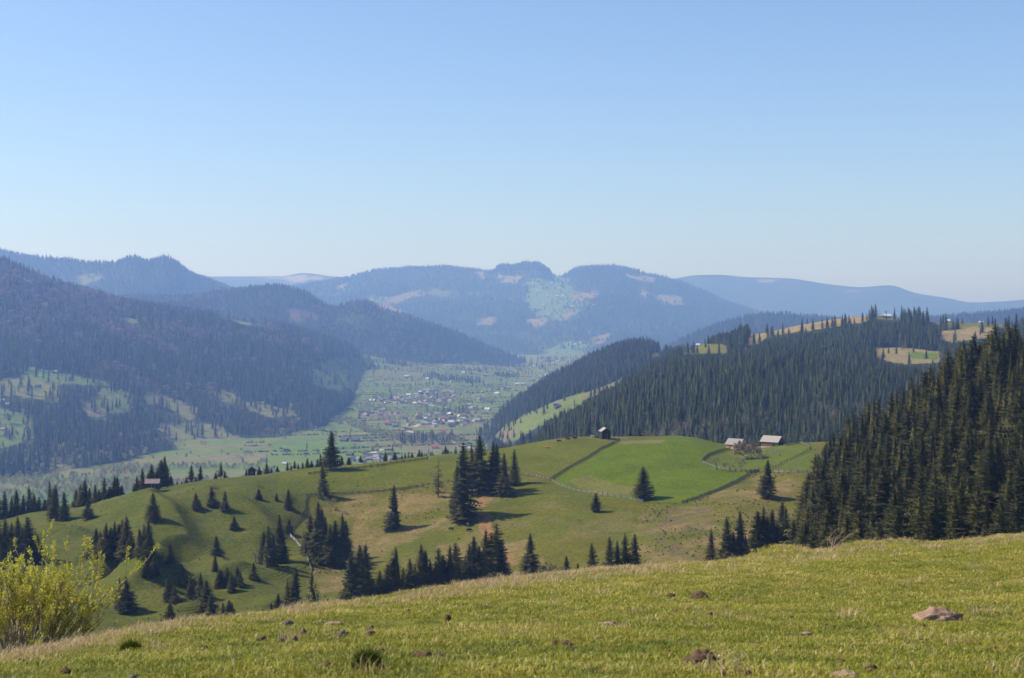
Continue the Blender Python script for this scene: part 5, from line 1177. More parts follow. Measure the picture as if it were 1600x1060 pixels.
house('dark_barn', c, math.radians(104), 5.0, 4.6, 3.9, 1.7, M_DARKWOOD, M_PALESHINGLE, 'small dark wooden barn with a white roof slope alone on the crest', 'barn', .35, False, [('door', 'left', 0, .1, 1.4, 2.0)])
c, _ = HILL.crest(237); c = c + Vector((0, 2, 0)); c.z = float(HILL.z(c.x, c.y))
house('field_barn', c, math.radians(4), 5.6, 4.6, 2.2, 1.5, M_DARKWOOD, M_RUST, 'small dark barn with a rusty reddish roof on the left crest', 'barn', .5, False, [('door', 'front', .6, .1, 1.4, 1.8)])
c, _ = HILL.crest(392); c = c + Vector((0, 2.5, 0)); c.z = float(HILL.z(c.x, c.y))
house('field_hut', c, math.radians(100), 3.6, 3.4, 2.8, 1.3, M_DARKWOOD, M_DARKWOOD, 'tiny dark hut with dark gable on the left crest line', 'hut', .3, False, [('door', 'left', 0, .1, 1.0, 1.8)])

# ---------------------------------------------------------------- cattle on the crest
def skin_body(name, verts, edges, radii, mat, root=0):
    me = bpy.data.meshes.new(name); me.from_pydata(verts, edges, []); me.materials.append(mat)
    o = bpy.data.objects.new(name, me); COL.objects.link(o)
    md = o.modifiers.new('skin', 'SKIN'); me.skin_vertices or None
    if not me.skin_vertices: me.attributes
    for i, v in enumerate(me.skin_vertices[0].data): v.radius = (radii[i][0], radii[i][1]); v.use_root = (i == root)
    ss = o.modifiers.new('smooth', 'SUBSURF'); ss.levels = 1; ss.render_levels = 1
    return o
def cow_mesh():
    """a standing cow facing +x, about 2.2 m long, head lowered to graze; lofted rings joined into one body"""
    b = MB()
    def loft(rings, n=8):
        V = []
        for c, ry, rz_, ax in rings:
            for k in range(n):
                a = 6.283 * k / n
                if ax == 'x': V.append((c[0], c[1] + ry * math.cos(a), c[2] + rz_ * math.sin(a)))
                else: V.append((c[0] + rz_ * math.sin(a), c[1] + ry * math.cos(a), c[2]))
        F = []
        for i in range(len(rings) - 1):
            for k in range(n):
                A = i * n + k; B = i * n + (k + 1) % n; F.append((A, B, B + n, A + n))
        F.append(tuple(range(n))); F.append(tuple(range((len(rings) - 1) * n, len(rings) * n))[::-1]); b.add(V, F)
    loft([((-.95, 0, 1.05), .12, .16, 'x'), ((-.85, 0, 1.02), .26, .32, 'x'), ((-.5, 0, .98), .32, .37, 'x'), ((0, 0, .93), .36, .40, 'x'), ((.45, 0, .95), .31, .40, 'x'), ((.75, 0, 1.0), .24, .33, 'x'), ((.95, 0, .98), .16, .24, 'x'),
          ((1.2, 0, .78), .12, .17, 'x'), ((1.35, 0, .58), .13, .15, 'x'), ((1.5, 0, .38), .10, .11, 'x'), ((1.6, 0, .26), .07, .08, 'x')])
    for x0, kx in ((-.72, -.06), (.62, .0)):
        for s in (-1, 1):
            loft([((x0, s * .2, .85), .1, .16, 'z'), ((x0 + kx, s * .2, .55), .07, .09, 'z'), ((x0 + kx * .4 + .02, s * .2, .25), .05, .06, 'z'), ((x0, s * .2, 0), .06, .07, 'z')], 6)
    for s in (-1, 1):
        b.beam((1.18, s * .1, .86), (1.16, s * .28, .9), .04, .09); b.beam((1.25, s * .07, .86), (1.3, s * .16, 1.0), .03, .03)
    b.tube([(-.97, 0, 1.2), (-1.06, 0, 1.0), (-1.05, 0, .5)], [.03, .025, .04], 4)
    return b
M_COW_W = plain_mat('white_hide', (.62, .56, .47), scale=1.2, var=.3); M_COW_B = plain_mat('black_hide', (.03, .027, .025), scale=2, var=.3); M_COW_R = plain_mat('tan_hide', (.45, .24, .09), scale=1.5, var=.3)
COW = {}
def cow(px, pb, mat, rz, label):
    key = mat.name
    if key not in COW: COW[key] = cow_mesh().mesh('cow', mat, True)
    p = HILL.at(px, pb); o = obj('cow', COW[key]); o.location = p; o.rotation_euler = (0, 0, rz); tag(o, label, 'cow', 'cattle on the pasture hill')
cow(926, 684.5, M_COW_W, .3, 'white cow on the crest left of the dark barn'); cow(933, 686, M_COW_B, 2.8, 'black cow next to the dark barn on the crest')
cow(898, 687, M_COW_B, .2, 'dark cow on the crest, right one of two'); cow(888, 688.5, M_COW_B, 3.0, 'dark cow on the crest, left one of two'); cow(873, 691.5, M_COW_B, .1, 'dark cow on the crest farthest from the barn')
cow(855, 702, M_COW_R, 2.9, 'tan cow grazing below the crest near the diagonal fence')
cow(731, 822, M_COW_W, 1.9, 'white cow grazing beside the dirt scar'); cow(733, 831, M_COW_B, .4, 'dark cow standing below the white one by the dirt scar'); cow(705, 829, M_COW_B, 2.6, 'dark cow left of the dirt scar under the tallest spruce')
# ---------------------------------------------------------------- village houses, roads
M_ROOFS = {'white': plain_mat('tin_roof', (.42, .43, .45), scale=.5, var=.12), 'grey': plain_mat('dull_grey_roof', (.20, .19, .20), scale=.4, var=.3), 'dark': plain_mat('dark_shingle_roof', (.085, .075, .075), scale=.4, var=.3), 'red': plain_mat('red_tile_roof', (.33, .12, .085), scale=.5, var=.2), 'pink': plain_mat('faded_red_roof', (.27, .17, .15), scale=.5, var=.2)}
M_WALLS = [plain_mat('pale_wall', (.46, .43, .38), scale=.5, var=.12), plain_mat('wooden_wall', (.16, .11, .08), scale=.5, var=.3), plain_mat('cream_wall', (.55, .46, .30), scale=.5, var=.12)]
HM = {}
def small_house(L, px, pb, rz, roof, wall, label, group, size=1.0, cat='house', name='village_house'):
    p = L.at(px, pb); kr = ('r', roof); kw = ('w', wall)
    if kr not in HM: HM[kr] = roof_slabs(12, 8.5, 3.2, 3.4, .8, .25).mesh('roof', M_ROOFS[roof])
    if kw not in HM: HM[kw] = gable_walls(12, 8.5, 3.2, 3.4, None).mesh('wall', M_WALLS[wall])
    size = size * (1.0 if L in (RIDGE, SPUR) else K * .78); e = empty(name, p, rz, (size, size, size)); tag(e, label, cat, group); obj('wall', HM[kw], e); obj('roof', HM[kr], e); return e
R_ = random.Random(5)
NAMED = [(606, 664, 'red', 'red-roofed house at the lower left edge of the valley village'), (655, 649, 'red', 'bright red-roofed house at the upper left of the nearer village cluster'), (619, 627, 'red', 'red-roofed house with white wall left of the upper village cluster'),
    (691, 677, 'red', 'house with bright red roof beside the valley road'), (690, 687, 'pink', 'house with orange-red roof just below the bright red one by the road'), (680, 701, 'red', 'red-roofed house among trees low in the valley'), (695, 614, 'pink', 'large faded pink roof at the top of the upper village cluster'),
    (691, 656, 'pink', 'faded red roof in the middle of the nearer village cluster'), (657, 614, 'white', 'long white-roofed building at the top of the upper village cluster'), (649, 632, 'white', 'bright white-roofed building at the bottom of the upper village cluster'),
    (582, 628, 'white', 'white-roofed house at the far left end of the village'), (639, 619, 'white', 'white-roofed shed left of the upper village cluster'), (723, 656, 'white', 'white-roofed house right of the nearer village cluster'), (744, 659, 'white', 'white-roofed house standing apart right of the village'),
    (733, 634, 'white', 'white-roofed house by the road right of the upper cluster'), (667, 656, 'white', 'white-roofed house on the left of the nearer village cluster'), (705, 662, 'white', 'long white roof along the lower edge of the nearer cluster'), (633, 656, 'dark', 'dark-roofed house with pale front left of the nearer cluster'),
    (713, 686, 'pink', 'cream house with reddish roof at the right end of the valley road'), (735, 641, 'grey', 'grey-blue roofed house below the roadside white one'), (777, 617, 'white', 'pale house at the right edge of the valley meadow'), (745, 621, 'grey', 'grey house above the right end of the village'),
    (760, 667, 'grey', 'grey-roofed house near the wood at the right end of the village'), (774, 664, 'grey', 'grey-roofed house touching the wood right of the village'), (412, 722, 'dark', 'dark hay hut alone in the bright hay field'), (445, 726, 'white', 'pale roofed shed at the edge of the bright hay field', .6),
    (555, 690, 'dark', 'dark shed in the stream meadow nearer than the village'), (538, 690, 'dark', 'brown shed left of another in the stream meadow'), (668, 593, 'white', 'small white-roofed house on the meadow above the village'), (635, 590, 'white', 'white house in the middle of the upper valley meadows'),
    (543, 604, 'dark', 'dark hut on the left upper valley meadow'), (725, 584, 'white', 'white-roofed house on the right upper valley meadow'), (758, 588, 'pink', 'pinkish house at the right end of the upper valley meadow'), (705, 553, 'white', 'white house high at the forest edge above the valley'), (716, 553, 'white', 'second white house high at the forest edge above the valley')]
for px, pb, rf, lab, *sz_ in NAMED:
    small_house(VALLEY, px, pb, R_.uniform(-.6, .6), rf, R_.choice([0, 0, 1, 2]), lab, None, R_.uniform(.9, 1.25) * (sz_[0] if sz_ else 1))
taken = [(a[0], a[1]) for a in NAMED]
def cluster(poly, n, mix, place, gsize=1.0):
    xs = [p[0] for p in poly]; ys = [p[1] for p in poly]; k = 0; t = 0
    while k < n and t < 4000:
        t += 1; px, pb = R_.uniform(min(xs), max(xs)), R_.uniform(min(ys), max(ys))
        if not inpoly(np.array([px]), np.array([pb]), poly)[0]: continue
        if any(abs(px - a) < 5 and abs(pb - b) < 2.2 for a, b in taken): continue
        taken.append((px, pb)); k += 1; rf = R_.choice(mix)
        word = {'white': 'white-roofed', 'grey': 'grey-roofed', 'dark': 'dark-roofed', 'pink': 'faded-red-roofed', 'red': 'red-roofed'}[rf]
        small_house(VALLEY, px, pb, R_.uniform(-1.2, 1.2), rf, R_.choice([0, 1, 1, 2]), '%s house %s' % (word, place), '%s houses %s' % (word, place), R_.uniform(.75, 1.2) * gsize)
cluster([(625, 618), (660, 611), (700, 612), (722, 620), (706, 630), (690, 634), (640, 634), (622, 632)], 44, ['grey', 'dark', 'dark', 'grey', 'white', 'pink'], 'crowded into the upper village cluster')
cluster([(655, 652), (690, 646), (738, 650), (742, 660), (720, 667), (672, 669), (655, 662)], 30, ['grey', 'dark', 'grey', 'white', 'dark'], 'crowded into the nearer village cluster')
cluster([(582, 622), (622, 622), (622, 632), (585, 632)], 9, ['grey', 'dark', 'white'], 'strung out left of the upper village cluster')
cluster([(722, 612), (790, 606), (785, 622), (730, 628)], 10, ['grey', 'dark', 'pink'], 'scattered right of the upper village cluster')
cluster([(725, 636), (765, 640), (760, 652), (730, 648)], 8, ['grey', 'dark', 'white'], 'scattered right of the nearer village cluster')
cluster([(530, 712), (575, 708), (640, 722), (600, 728), (535, 722)], 15, ['grey', 'dark', 'grey'], 'showing behind the left crest trees')
cluster([(600, 660), (640, 655), (640, 667), (603, 668)], 5, ['dark', 'grey'], 'in the fields left of the nearer cluster')
cluster([(690, 680), (722, 684), (722, 692), (694, 690)], 5, ['grey', 'pink', 'dark'], 'along the valley road')
cluster([(560, 644), (628, 640), (630, 650), (565, 651)], 8, ['pink', 'grey', 'dark'], 'in the bare fields left of the village')
cluster([(500, 575), (690, 570), (760, 600), (560, 606)], 10, ['dark', 'grey', 'dark'], 'dotted over the upper valley meadows')
for i, (px, pb, rf) in enumerate([(862, 443, 'white'), (879, 440, 'white'), (840, 456, 'white'), (855, 463, 'white'), (870, 464, 'white'), (880, 463, 'white'), (863, 469, 'grey'), (892, 481, 'white'), (886, 478, 'grey'), (905, 538, 'white'), (898, 540, 'white'), (866, 450, 'grey'), (846, 450, 'white'), (825, 444, 'white'), (848, 478, 'white'), (833, 486, 'grey'), (928, 478, 'white'), (874, 452, 'white')]):
    small_house(FAR_HILL, px, pb, R_.uniform(-.5, .5), rf, 0, 'tiny %s farmhouse on the pale green clearing of the far hill' % rf, '%s farmhouses on the far hill clearing' % rf, 1.7, 'farmhouse', 'far_farmhouse')
for i, (px, pb, rf) in enumerate([(866, 568, 'white'), (871, 566, 'white'), (888, 573, 'white'), (895, 575, 'grey'), (884, 576, 'white'), (876, 583, 'grey'), (868, 585, 'white'), (830, 575, 'grey'), (836, 574, 'white'), (808, 602, 'white'), (816, 602, 'white'), (828, 596, 'grey'), (845, 590, 'grey'), (855, 588, 'white'), (862, 580, 'grey'), (918, 560, 'white')]):
    small_house(VALLEY, px, pb, R_.uniform(-.8, .8), rf, 0, 'tiny %s house at the hazy head of the valley' % rf, '%s houses at the head of the valley' % rf, 1.25, 'house', 'far_house')
for px, pb, rf, wl, lab, sz in [(1386, 493, 'white', 1, 'farmhouse with pale roof on the skyline of the right ridge', 1.0), (1377, 494, 'grey', 1, 'low shed left of the skyline farmhouse on the right ridge', .7), (1480, 503, 'white', 0, 'white-roofed house in the green clearing right of the skyline farmhouse', .8), (1533, 504, 'white', 0, 'small white house at the far right clearing of the ridge', .6), (1441, 503, 'red', 0, 'small reddish house between skyline spruces on the right ridge', .7),
                           (1091, 522, 'white', 0, 'small white house on the meadow strip in front of the far ridge', .6), (868, 633, 'grey', 1, 'upper of two barns on the green field left of the ridge forest', .75), (871, 638, 'dark', 1, 'lower of two barns on the green field left of the ridge forest', 1.0)]:
    small_house(SPUR if px < 900 else RIDGE, px, pb, R_.uniform(-.5, .5), rf, wl, lab, None, sz, 'house', 'hill_house')
for px, pb, rf, wl, lab in [(85, 583, 'white', 0, 'white-roofed hut under the forest edge on the left slope'), (59, 605, 'dark', 1, 'dark hut on the yellowish clearing of the left slope'), (2, 628, 'white', 0, 'pale house at the left edge of the picture on the slope'), (6, 673, 'grey', 1, 'bluish-roofed house on the green clearing at the left edge'), (333, 714, 'dark', 1, 'dark hut low on the left slope near the valley floor'), (12, 634, 'grey', 1, 'grey shed next to the pale house at the left edge'), (305, 606, 'white', 0, 'tiny white hut in the forest of the left slope'), (405, 632, 'dark', 1, 'dark hut on the pasture strip low on the left slope')]:
    small_house(LEFT_SLOPE, px, pb, R_.uniform(-.5, .5), rf, wl, lab, None, .9, 'hut', 'slope_hut')

M_ROAD = plain_mat('pale_gravel_road', (.38, .34, .29), scale=.05, var=.15)
def road(name, L, line, w):
    pts = []
    sp = [L.at(*p) for p in line]
    for a, b in zip(sp[:-1], sp[1:]):
        n = max(2, int((b - a).length / 18)); pts += [a.lerp(b, i / n) for i in range(n)]
    pts.append(sp[-1]); V = []; F = []
    for i, q in enumerate(pts):
        d = (pts[min(i + 1, len(pts) - 1)] - pts[max(i - 1, 0)]); n = Vector((-d.y, d.x, 0)).normalized() * w / 2
        for s in (-1, -.5, 0, .5, 1):
            v = q + n * s; V.append((v.x, v.y, float(L.z(v.x, v.y)) + .35 - .3 * (abs(s) == 1)))
    for i in range(len(pts) - 1):
        for k in range(4): A = i * 5 + k; F.append((A, A + 1, A + 6, A + 5))
    o = obj(name, mesh_np(name, V, np.array(F, np.int32), [M_ROAD])); tag(o, kind='structure'); return o
road('road', VALLEY, [(664, 631), (680, 635), (700, 637), (718, 642), (728, 643)], 12); road('road', VALLEY, [(630, 670), (650, 678), (668, 681), (685, 684), (700, 688), (716, 693), (735, 700)], 12)
road('road', VALLEY, [(660, 661), (652, 665), (646, 668)], 11); road('road', VALLEY, [(600, 702), (585, 706), (577, 712), (580, 720)], 12)
# ---------------------------------------------------------------- turf of the near meadow
def blade_tuft(name, seed, n, rad, h, w, mats, lean=.5, dry=.2):
    """a clump of grass blades, each a bent strip of two faces and a tip"""
    r = np.random.default_rng(seed); V = []; F = []; M = []
    for k in range(n):
        a = r.uniform(0, 6.283); q = rad * math.sqrt(r.random()); x, y = q * math.cos(a), q * math.sin(a)
        b = r.uniform(0, 6.283); hh = h * r.uniform(.45, 1.15) * (1 if n < 300 else (1.15 - .9 * (q / rad) ** 2)); ln = hh * lean * r.uniform(.3, 1.6); dx, dy = math.cos(b), math.sin(b); e = r.uniform(0, 6.283); ex, ey = math.cos(e) * w * r.uniform(.6, 1.2), math.sin(e) * w * r.uniform(.6, 1.2)
        st = len(V)
        V += [(x - ex, y - ey, -.01), (x + ex, y + ey, -.01), (x + ex * .8 + dx * ln * .3, y + ey * .8 + dy * ln * .3, hh * .6), (x - ex * .8 + dx * ln * .3, y - ey * .8 + dy * ln * .3, hh * .6), (x + dx * ln, y + dy * ln, hh * r.uniform(.8, 1))]
        F += [(st, st + 1, st + 2), (st, st + 2, st + 3), (st + 3, st + 2, st + 4)]
        m = 1 if r.random() < dry else 0; M += [m] * 3
    return mesh_np(name, np.array(V), np.array(F, np.int32), mats, M)
def blade_mat(name, c0, c1, trans=.35):
    m, nt, b = mat_new(name)
    at = nt.nodes.new('ShaderNodeAttribute'); at.attribute_name = 'tint'; at.attribute_type = 'INSTANCER'
    oi = nt.nodes.new('ShaderNodeObjectInfo'); ad = nt.nodes.new('ShaderNodeMath'); ad.operation = 'MULTIPLY_ADD'; ad.inputs[1].default_value = .7; nt.links.new(oi.outputs['Random'], ad.inputs[0])
    sb = nt.nodes.new('ShaderNodeMath'); sb.operation = 'SUBTRACT'; sb.inputs[1].default_value = .35; nt.links.new(at.outputs['Fac'], sb.inputs[0]); nt.links.new(sb.outputs[0], ad.inputs[2])
    r = ramp(nt, ad.outputs[0], [(p_, tuple(v * ALB for v in c_)) for p_, c_ in c0]); c = r.outputs['Color']
    nt.links.new(c, b.inputs['Base Color']); b.inputs['Roughness'].default_value = .55; b.inputs['Specular IOR Level'].default_value = .3
    t = nt.nodes.new('ShaderNodeBsdfTranslucent'); nt.links.new(c, t.inputs['Color']); mx = nt.nodes.new('ShaderNodeMixShader'); mx.inputs['Fac'].default_value = trans
    nt.links.new(b.outputs['BSDF'], mx.inputs[1]); nt.links.new(t.outputs['BSDF'], mx.inputs[2]); nt.links.new(mx.outputs['Shader'], nt.nodes['Material Output'].inputs['Surface'])
    return m
M_BLADE = blade_mat('grass_blades', [(0, (.11, .155, .008)), (.25, (.215, .245, .014)), (.5, (.335, .325, .026)), (.8, (.45, .40, .05)), (1, (.52, .42, .10))], None)
M_STRAWB = blade_mat('straw_blades', [(0, (.42, .37, .10)), (.5, (.52, .42, .14)), (1, (.66, .48, .27))], None)
M_FRINGE = blade_mat('dry_fringe', [(0, (.50, .36, .16)), (1, (.66, .46, .27))], None)
TUFTS = [template('grass_tuft', blade_tuft('grass_tuft', 800 + k, 90, .13, .021, .0024, [M_BLADE, M_STRAWB], 1.7, .07)) for k in range(4)] + \
        [template('straw_tuft', blade_tuft('straw_tuft', 810 + k, 80, .13, .024, .0024, [M_BLADE, M_STRAWB], 1.8, .5)) for k in range(2)] + \
        [template('tall_tuft', blade_tuft('tall_tuft', 820 + k, 26, .10, .085, .0024, [M_STRAWB, M_FRINGE], .7, .7)) for k in range(2)]
def turf():
    r = np.random.default_rng(42); P = []; S = []; VR = []; T = []
    for y0, y1, dens in ((5.2, 12, 95), (12, 20, 70), (20, 44, 40)):
        pxm = 620; w0 = (-pxm - HX) / FPX * y1; w1 = (1600 + pxm - HX) / FPX * y1
        n = int((w1 - w0) * (y1 - y0) * dens); x = r.uniform(w0, w1, n); y = r.uniform(y0, y1, n); p = HX + FPX * x / y
        k = (p > -pxm) & (p < 1600 + pxm); x, y, p = x[k], y[k], p[k]; z = MEADOW.z(x, y)
        k = seen(x, y, z + .25, .03); x, y, z, p = x[k], y[k], z[k], p[k]
        q = HY - FPX * z / y
        n1 = fbm(x / 1.3, y / 1.3, 901, 4); n2 = fbm(x / .45, y / .45, 902, 3); n3 = fbm(x / 4, y / 4, 903, 3)
        brow = np.interp(p, [-400, 0, 100, 200, 300, 400, 500, 600, 680, 800, 900, 1000, 1100, 1200, 1300, 1400, 1500, 1600, 2000], [1070, 1030, 1013, 992, 973, 963, 949, 936, 923, 906, 895, 887, 881, 871, 862, 853, 848, 838, 800])
        close = sstep(21, 3, q - brow) * np.interp(p, [0, 250, 330, 620, 700, 1000, 1060, 1250, 1330, 1380, 1480, 1600], [1, .9, .25, .35, .95, 1, .3, .25, .5, .3, .35, .5])
        dryp = sstep(.2, .7, n1 + .25 * n2 + .2 * n3) * .2 + close * .75
        var = np.where(r.random(len(x)) < dryp, 4 + r.integers(0, 2, len(x)), r.integers(0, 4, len(x)))
        tall = r.random(len(x)) < .006 + .42 * close + .012 * (n2 > .4); var = np.where(tall, 6 + r.integers(0, 2, len(x)), var)
        sc = np.clip(1 + .45 * n2 + .25 * n1, .45, 1.7) * r.uniform(.8, 1.2, len(x)); bare = sstep(.35, .6, fbm(x / .6, y / .6, 905, 3) + .2 * n3)
        k = r.random(len(x)) > bare * .85
        for lx, ly, lr in LUMPS:
            near = np.hypot((x - lx) / (lr * 1.05), (y - ly + .06 + .35 * lr) / (lr * .9 + .12)) < 1; k &= ~near | (r.random(len(x)) < .12)
        wd = sc * (1 + .25 * (y > 14) + .3 * (y > 22))
        P.append(np.stack([x, y, z], 1)[k]); S.append(np.stack([wd, wd, sc], 1)[k]); VR.append(var[k]); n4 = fbm(x / .9, y / .9, 907, 4); T.append(np.clip(.46 + .2 * n1 + .35 * n2 - .12 * n3 - .25 * sstep(.2, .6, n4) + r.uniform(-.28, .28, len(x)) + .12 * sstep(9, 20, y), 0, 1)[k])
    P = np.concatenate(P); S = np.concatenate(S); VR = np.concatenate(VR); T = np.concatenate(T); print('TURF', len(P))
    return scatter('grass', P, S, r.uniform(0, 6.28, len(P)), VR, TUFTS, 'short green and straw-coloured turf on the near meadow', T)

# ---------------------------------------------------------------- stones, molehills, clods
M_SOILLUMP = plain_mat('crumbly_soil', (.125, .075, .045), scale=14, var=.4, bump=.8)
M_DRYSOIL = plain_mat('dry_pale_soil', (.33, .215, .145), scale=12, var=.4, bump=1)
M_LICHENSTONE = plain_mat('field_stone', (.17, .13, .09), scale=18, var=.5, bump=.7)
def lump_mesh(seed, rx, ry, rz_, rough=.25, sub=4, crumb=.06):
    """an uneven lump resting on the ground, unit metres"""
    import bmesh
    bm = bmesh.new(); bmesh.ops.create_icosphere(bm, subdivisions=sub, radius=1); r = np.random.default_rng(seed); o = r.uniform(0, 50)
    V = np.array([v.co[:] for v in bm.verts]); F = np.array([[v.index for v in f.verts] for f in bm.faces], np.int32); bm.free()
    n = fbm(V[:, 0] * 1.3 + o + V[:, 2] * .7, V[:, 1] * 1.3 + V[:, 2] * .9, seed, 3); n2 = fbm(V[:, 0] * 5 + o - V[:, 2] * 3, V[:, 1] * 5 + V[:, 2] * 4, seed + 9, 3)
    V = V * (1 + rough * n + crumb * n2)[:, None] * np.array([rx, ry, rz_]); V[:, 2] = np.where(V[:, 2] < 0, V[:, 2] * .5, V[:, 2])
    return V, F
LUMPS = []
def lump(name, px, py, wpx, hpx, mat, label, cat, seed, depth=.8, rough=.3, crumb=.08, group=None, sink=.1, parts=1):
    p = MEADOW.at(px, py); k = p.y / FPX; rx = wpx * k / 2; LUMPS.append((p.x, p.y, rx)); rz_ = hpx * k
    V, F = lump_mesh(seed, rx, rx * depth, rz_, rough, 4, crumb)
    if parts > 1:                                              # crumbled heap: more lumps run into the first
        r = np.random.default_rng(seed)
        for i in range(parts - 1):
            s = r.uniform(.12, .5); v, f = lump_mesh(seed + 20 + i, rx * s, rx * s * depth, rz_ * s, rough, 3, crumb); v = v + np.array([r.uniform(-.8, .8) * rx, r.uniform(-.6, .3) * rx * depth, 0]); F = np.concatenate([F, f + len(V)]); V = np.concatenate([V, v])
    o = obj(name, mesh_np(name, V, F, [mat], smooth=True)); o.location = p + Vector((0, 0, .01 - sink * rz_)); tag(o, label, cat, group); return o
lump('flat_stone', 1462, 968, 80, 17, M_DRYSOIL, 'large flat pinkish-brown stone lying in the meadow at right', 'stone', 3, .55, .35, .28)
for i, (px, py, w_, h_, mt, lab, cat, nm) in enumerate([
    (449, 981, 19, 10, M_LICHENSTONE, 'dark lumpy stone at the upper left of the stone group in the meadow', 'stone', 'field_stone'),
    (523, 981, 30, 9, M_DRYSOIL, 'long brown soil clod at the top of the stone group in the meadow', 'clod', 'soil_clod'),
    (516, 990, 11, 6, M_DRYSOIL, 'small brown clod under the long soil clod', 'clod', 'soil_clod'),
    (535, 997, 20, 9, M_LICHENSTONE, 'pale-topped stone below the long soil clod', 'stone', 'field_stone'),
    (519, 1000, 9, 4, M_DRYSOIL, 'tiny flat clod left of the pale-topped stone', 'clod', 'soil_clod'),
    (476, 994, 12, 9, M_LICHENSTONE, 'rounded stone in the middle of the meadow stone group', 'stone', 'field_stone'),
    (460, 1003, 11, 7, M_LICHENSTONE, 'small greenish stone below the rounded one', 'stone', 'field_stone'),
    (445, 998, 11, 5, M_LICHENSTONE, 'low grey stone between two others of the left stones', 'stone', 'field_stone'),
    (439, 1005, 13, 7, M_LICHENSTONE, 'mossy stone beside the low grey stone', 'stone', 'field_stone'),
    (408, 1001, 15, 7, M_LICHENSTONE, 'mossy stone at the left end of the meadow stone group', 'stone', 'field_stone'),
    (578, 995, 15, 9, M_LICHENSTONE, 'brown stone at the right end of the meadow stone group', 'stone', 'field_stone'),
    (579, 984, 10, 5, M_LICHENSTONE, 'pale little stone above the brown stone at the group right end', 'stone', 'field_stone'),
    (699, 971, 12, 8, M_SOILLUMP, 'dark clod with pale top alone in the middle of the meadow', 'clod', 'soil_clod'),
    (638, 959, 8, 6, M_SOILLUMP, 'small dark reddish clod near the brow above the stone group', 'clod', 'soil_clod'),
    (713, 953, 10, 3, M_DRYSOIL, 'flat reddish clod near the brow right of the small dark one', 'clod', 'soil_clod'),
    (760, 951, 18, 3, M_SOILLUMP, 'thin dark patch of bare soil just below the brow', 'soil patch', 'soil_clod'),
    (1095, 936, 31, 9, M_SOILLUMP, 'dark elongated clod on the upper right meadow', 'clod', 'soil_clod'),
    (1048, 935, 14, 6, M_SOILLUMP, 'small dark clod left of the elongated one', 'clod', 'soil_clod'),
    (317, 1018, 15, 8, M_SOILLUMP, 'dark clod near the left brow of the meadow', 'clod', 'soil_clod'),
    (378, 1003, 8, 4, M_LICHENSTONE, 'single grey stone between the dark clod and the stone group', 'stone', 'field_stone'),
    (103, 1053, 15, 7, M_SOILLUMP, 'dark clod at the lower left corner of the meadow', 'clod', 'soil_clod'),
    (867, 1009, 10, 6, M_SOILLUMP, 'left of two brown clods in the lower middle meadow', 'clod', 'soil_clod'),
    (886, 1012, 18, 8, M_SOILLUMP, 'right of two brown clods in the lower middle meadow', 'clod', 'soil_clod'),
    (1045, 1026, 16, 8, M_SOILLUMP, 'brown clod left of the crumbled molehill with the white pebble', 'clod', 'soil_clod'),
    (1006, 1030, 26, 6, M_SOILLUMP, 'flat brown clod farther left of the crumbled molehill', 'clod', 'soil_clod'),
    (1169, 1056, 11, 6, M_SOILLUMP, 'dark clod at the bottom edge below the white pebble', 'clod', 'soil_clod'),
    (1130, 1057, 10, 5, M_SOILLUMP, 'small clod at the bottom edge left of the dark one', 'clod', 'soil_clod'),
    (1320, 1058, 48, 6, M_DRYSOIL, 'pale mound of soil cut by the bottom edge right of centre', 'soil mound', 'soil_clod'),
    (1363, 1050, 16, 9, M_SOILLUMP, 'dark lump right of the pale soil mound at the bottom', 'clod', 'soil_clod'),
    (1351, 1050, 14, 5, M_SOILLUMP, 'low dark lump touching the pale soil mound', 'clod', 'soil_clod'),
    (1552, 1051, 14, 9, M_SOILLUMP, 'dark clod near the lower right corner', 'clod', 'soil_clod'),
    (1553, 1019, 9, 7, M_SOILLUMP, 'small dark clod above the one near the lower right corner', 'clod', 'soil_clod'),
    (1314, 1036, 13, 4, M_SOILLUMP, 'thin dark sliver of bare soil above the pale mound', 'soil patch', 'soil_clod'),
    (1460, 1041, 6, 4, M_SOILLUMP, 'tiny dark clod below the large flat stone', 'clod', 'soil_clod'),
    (660, 1028, 24, 8, M_SOILLUMP, 'reddish clod left of another in the bottom middle', 'clod', 'soil_clod'),
    (690, 1030, 14, 7, M_SOILLUMP, 'small reddish clod right of another in the bottom middle', 'clod', 'soil_clod'),
    (1260, 993, 18, 3, M_DRYSOIL, 'small bare soil spot in the middle right meadow', 'soil patch', 'soil_clod'),
    (950, 978, 26, 4, M_DRYSOIL, 'flat bare soil spot in the centre of the meadow', 'soil patch', 'soil_clod'),
]): lump(nm, px, py, w_, h_, mt, lab, cat, 100 + i, .8, .45, .3, 'stones in the meadow' if cat == 'stone' else 'soil clods in the meadow')
lump('molehill', 1090, 1036, 56, 16, M_SOILLUMP, 'crumbled reddish molehill with a white pebble beside it', 'molehill', 51, .7, .5, .4, parts=16, sink=.3)
lump('molehill', 515, 1046, 52, 13, M_SOILLUMP, 'crumbled brown molehill left of the dark green tussock', 'molehill', 52, .7, .5, .4, parts=14, sink=.3)
lump('white_pebble', 1124, 1032, 10, 7, M_PLASTER, 'small bright white pebble at the right of the molehill', 'pebble', 53, .7, .15, .05)
lump('white_pebble', 501, 973, 4, 3, M_PLASTER, 'tiny white pebble above the long soil clod', 'pebble', 54, .7, .15, .05)
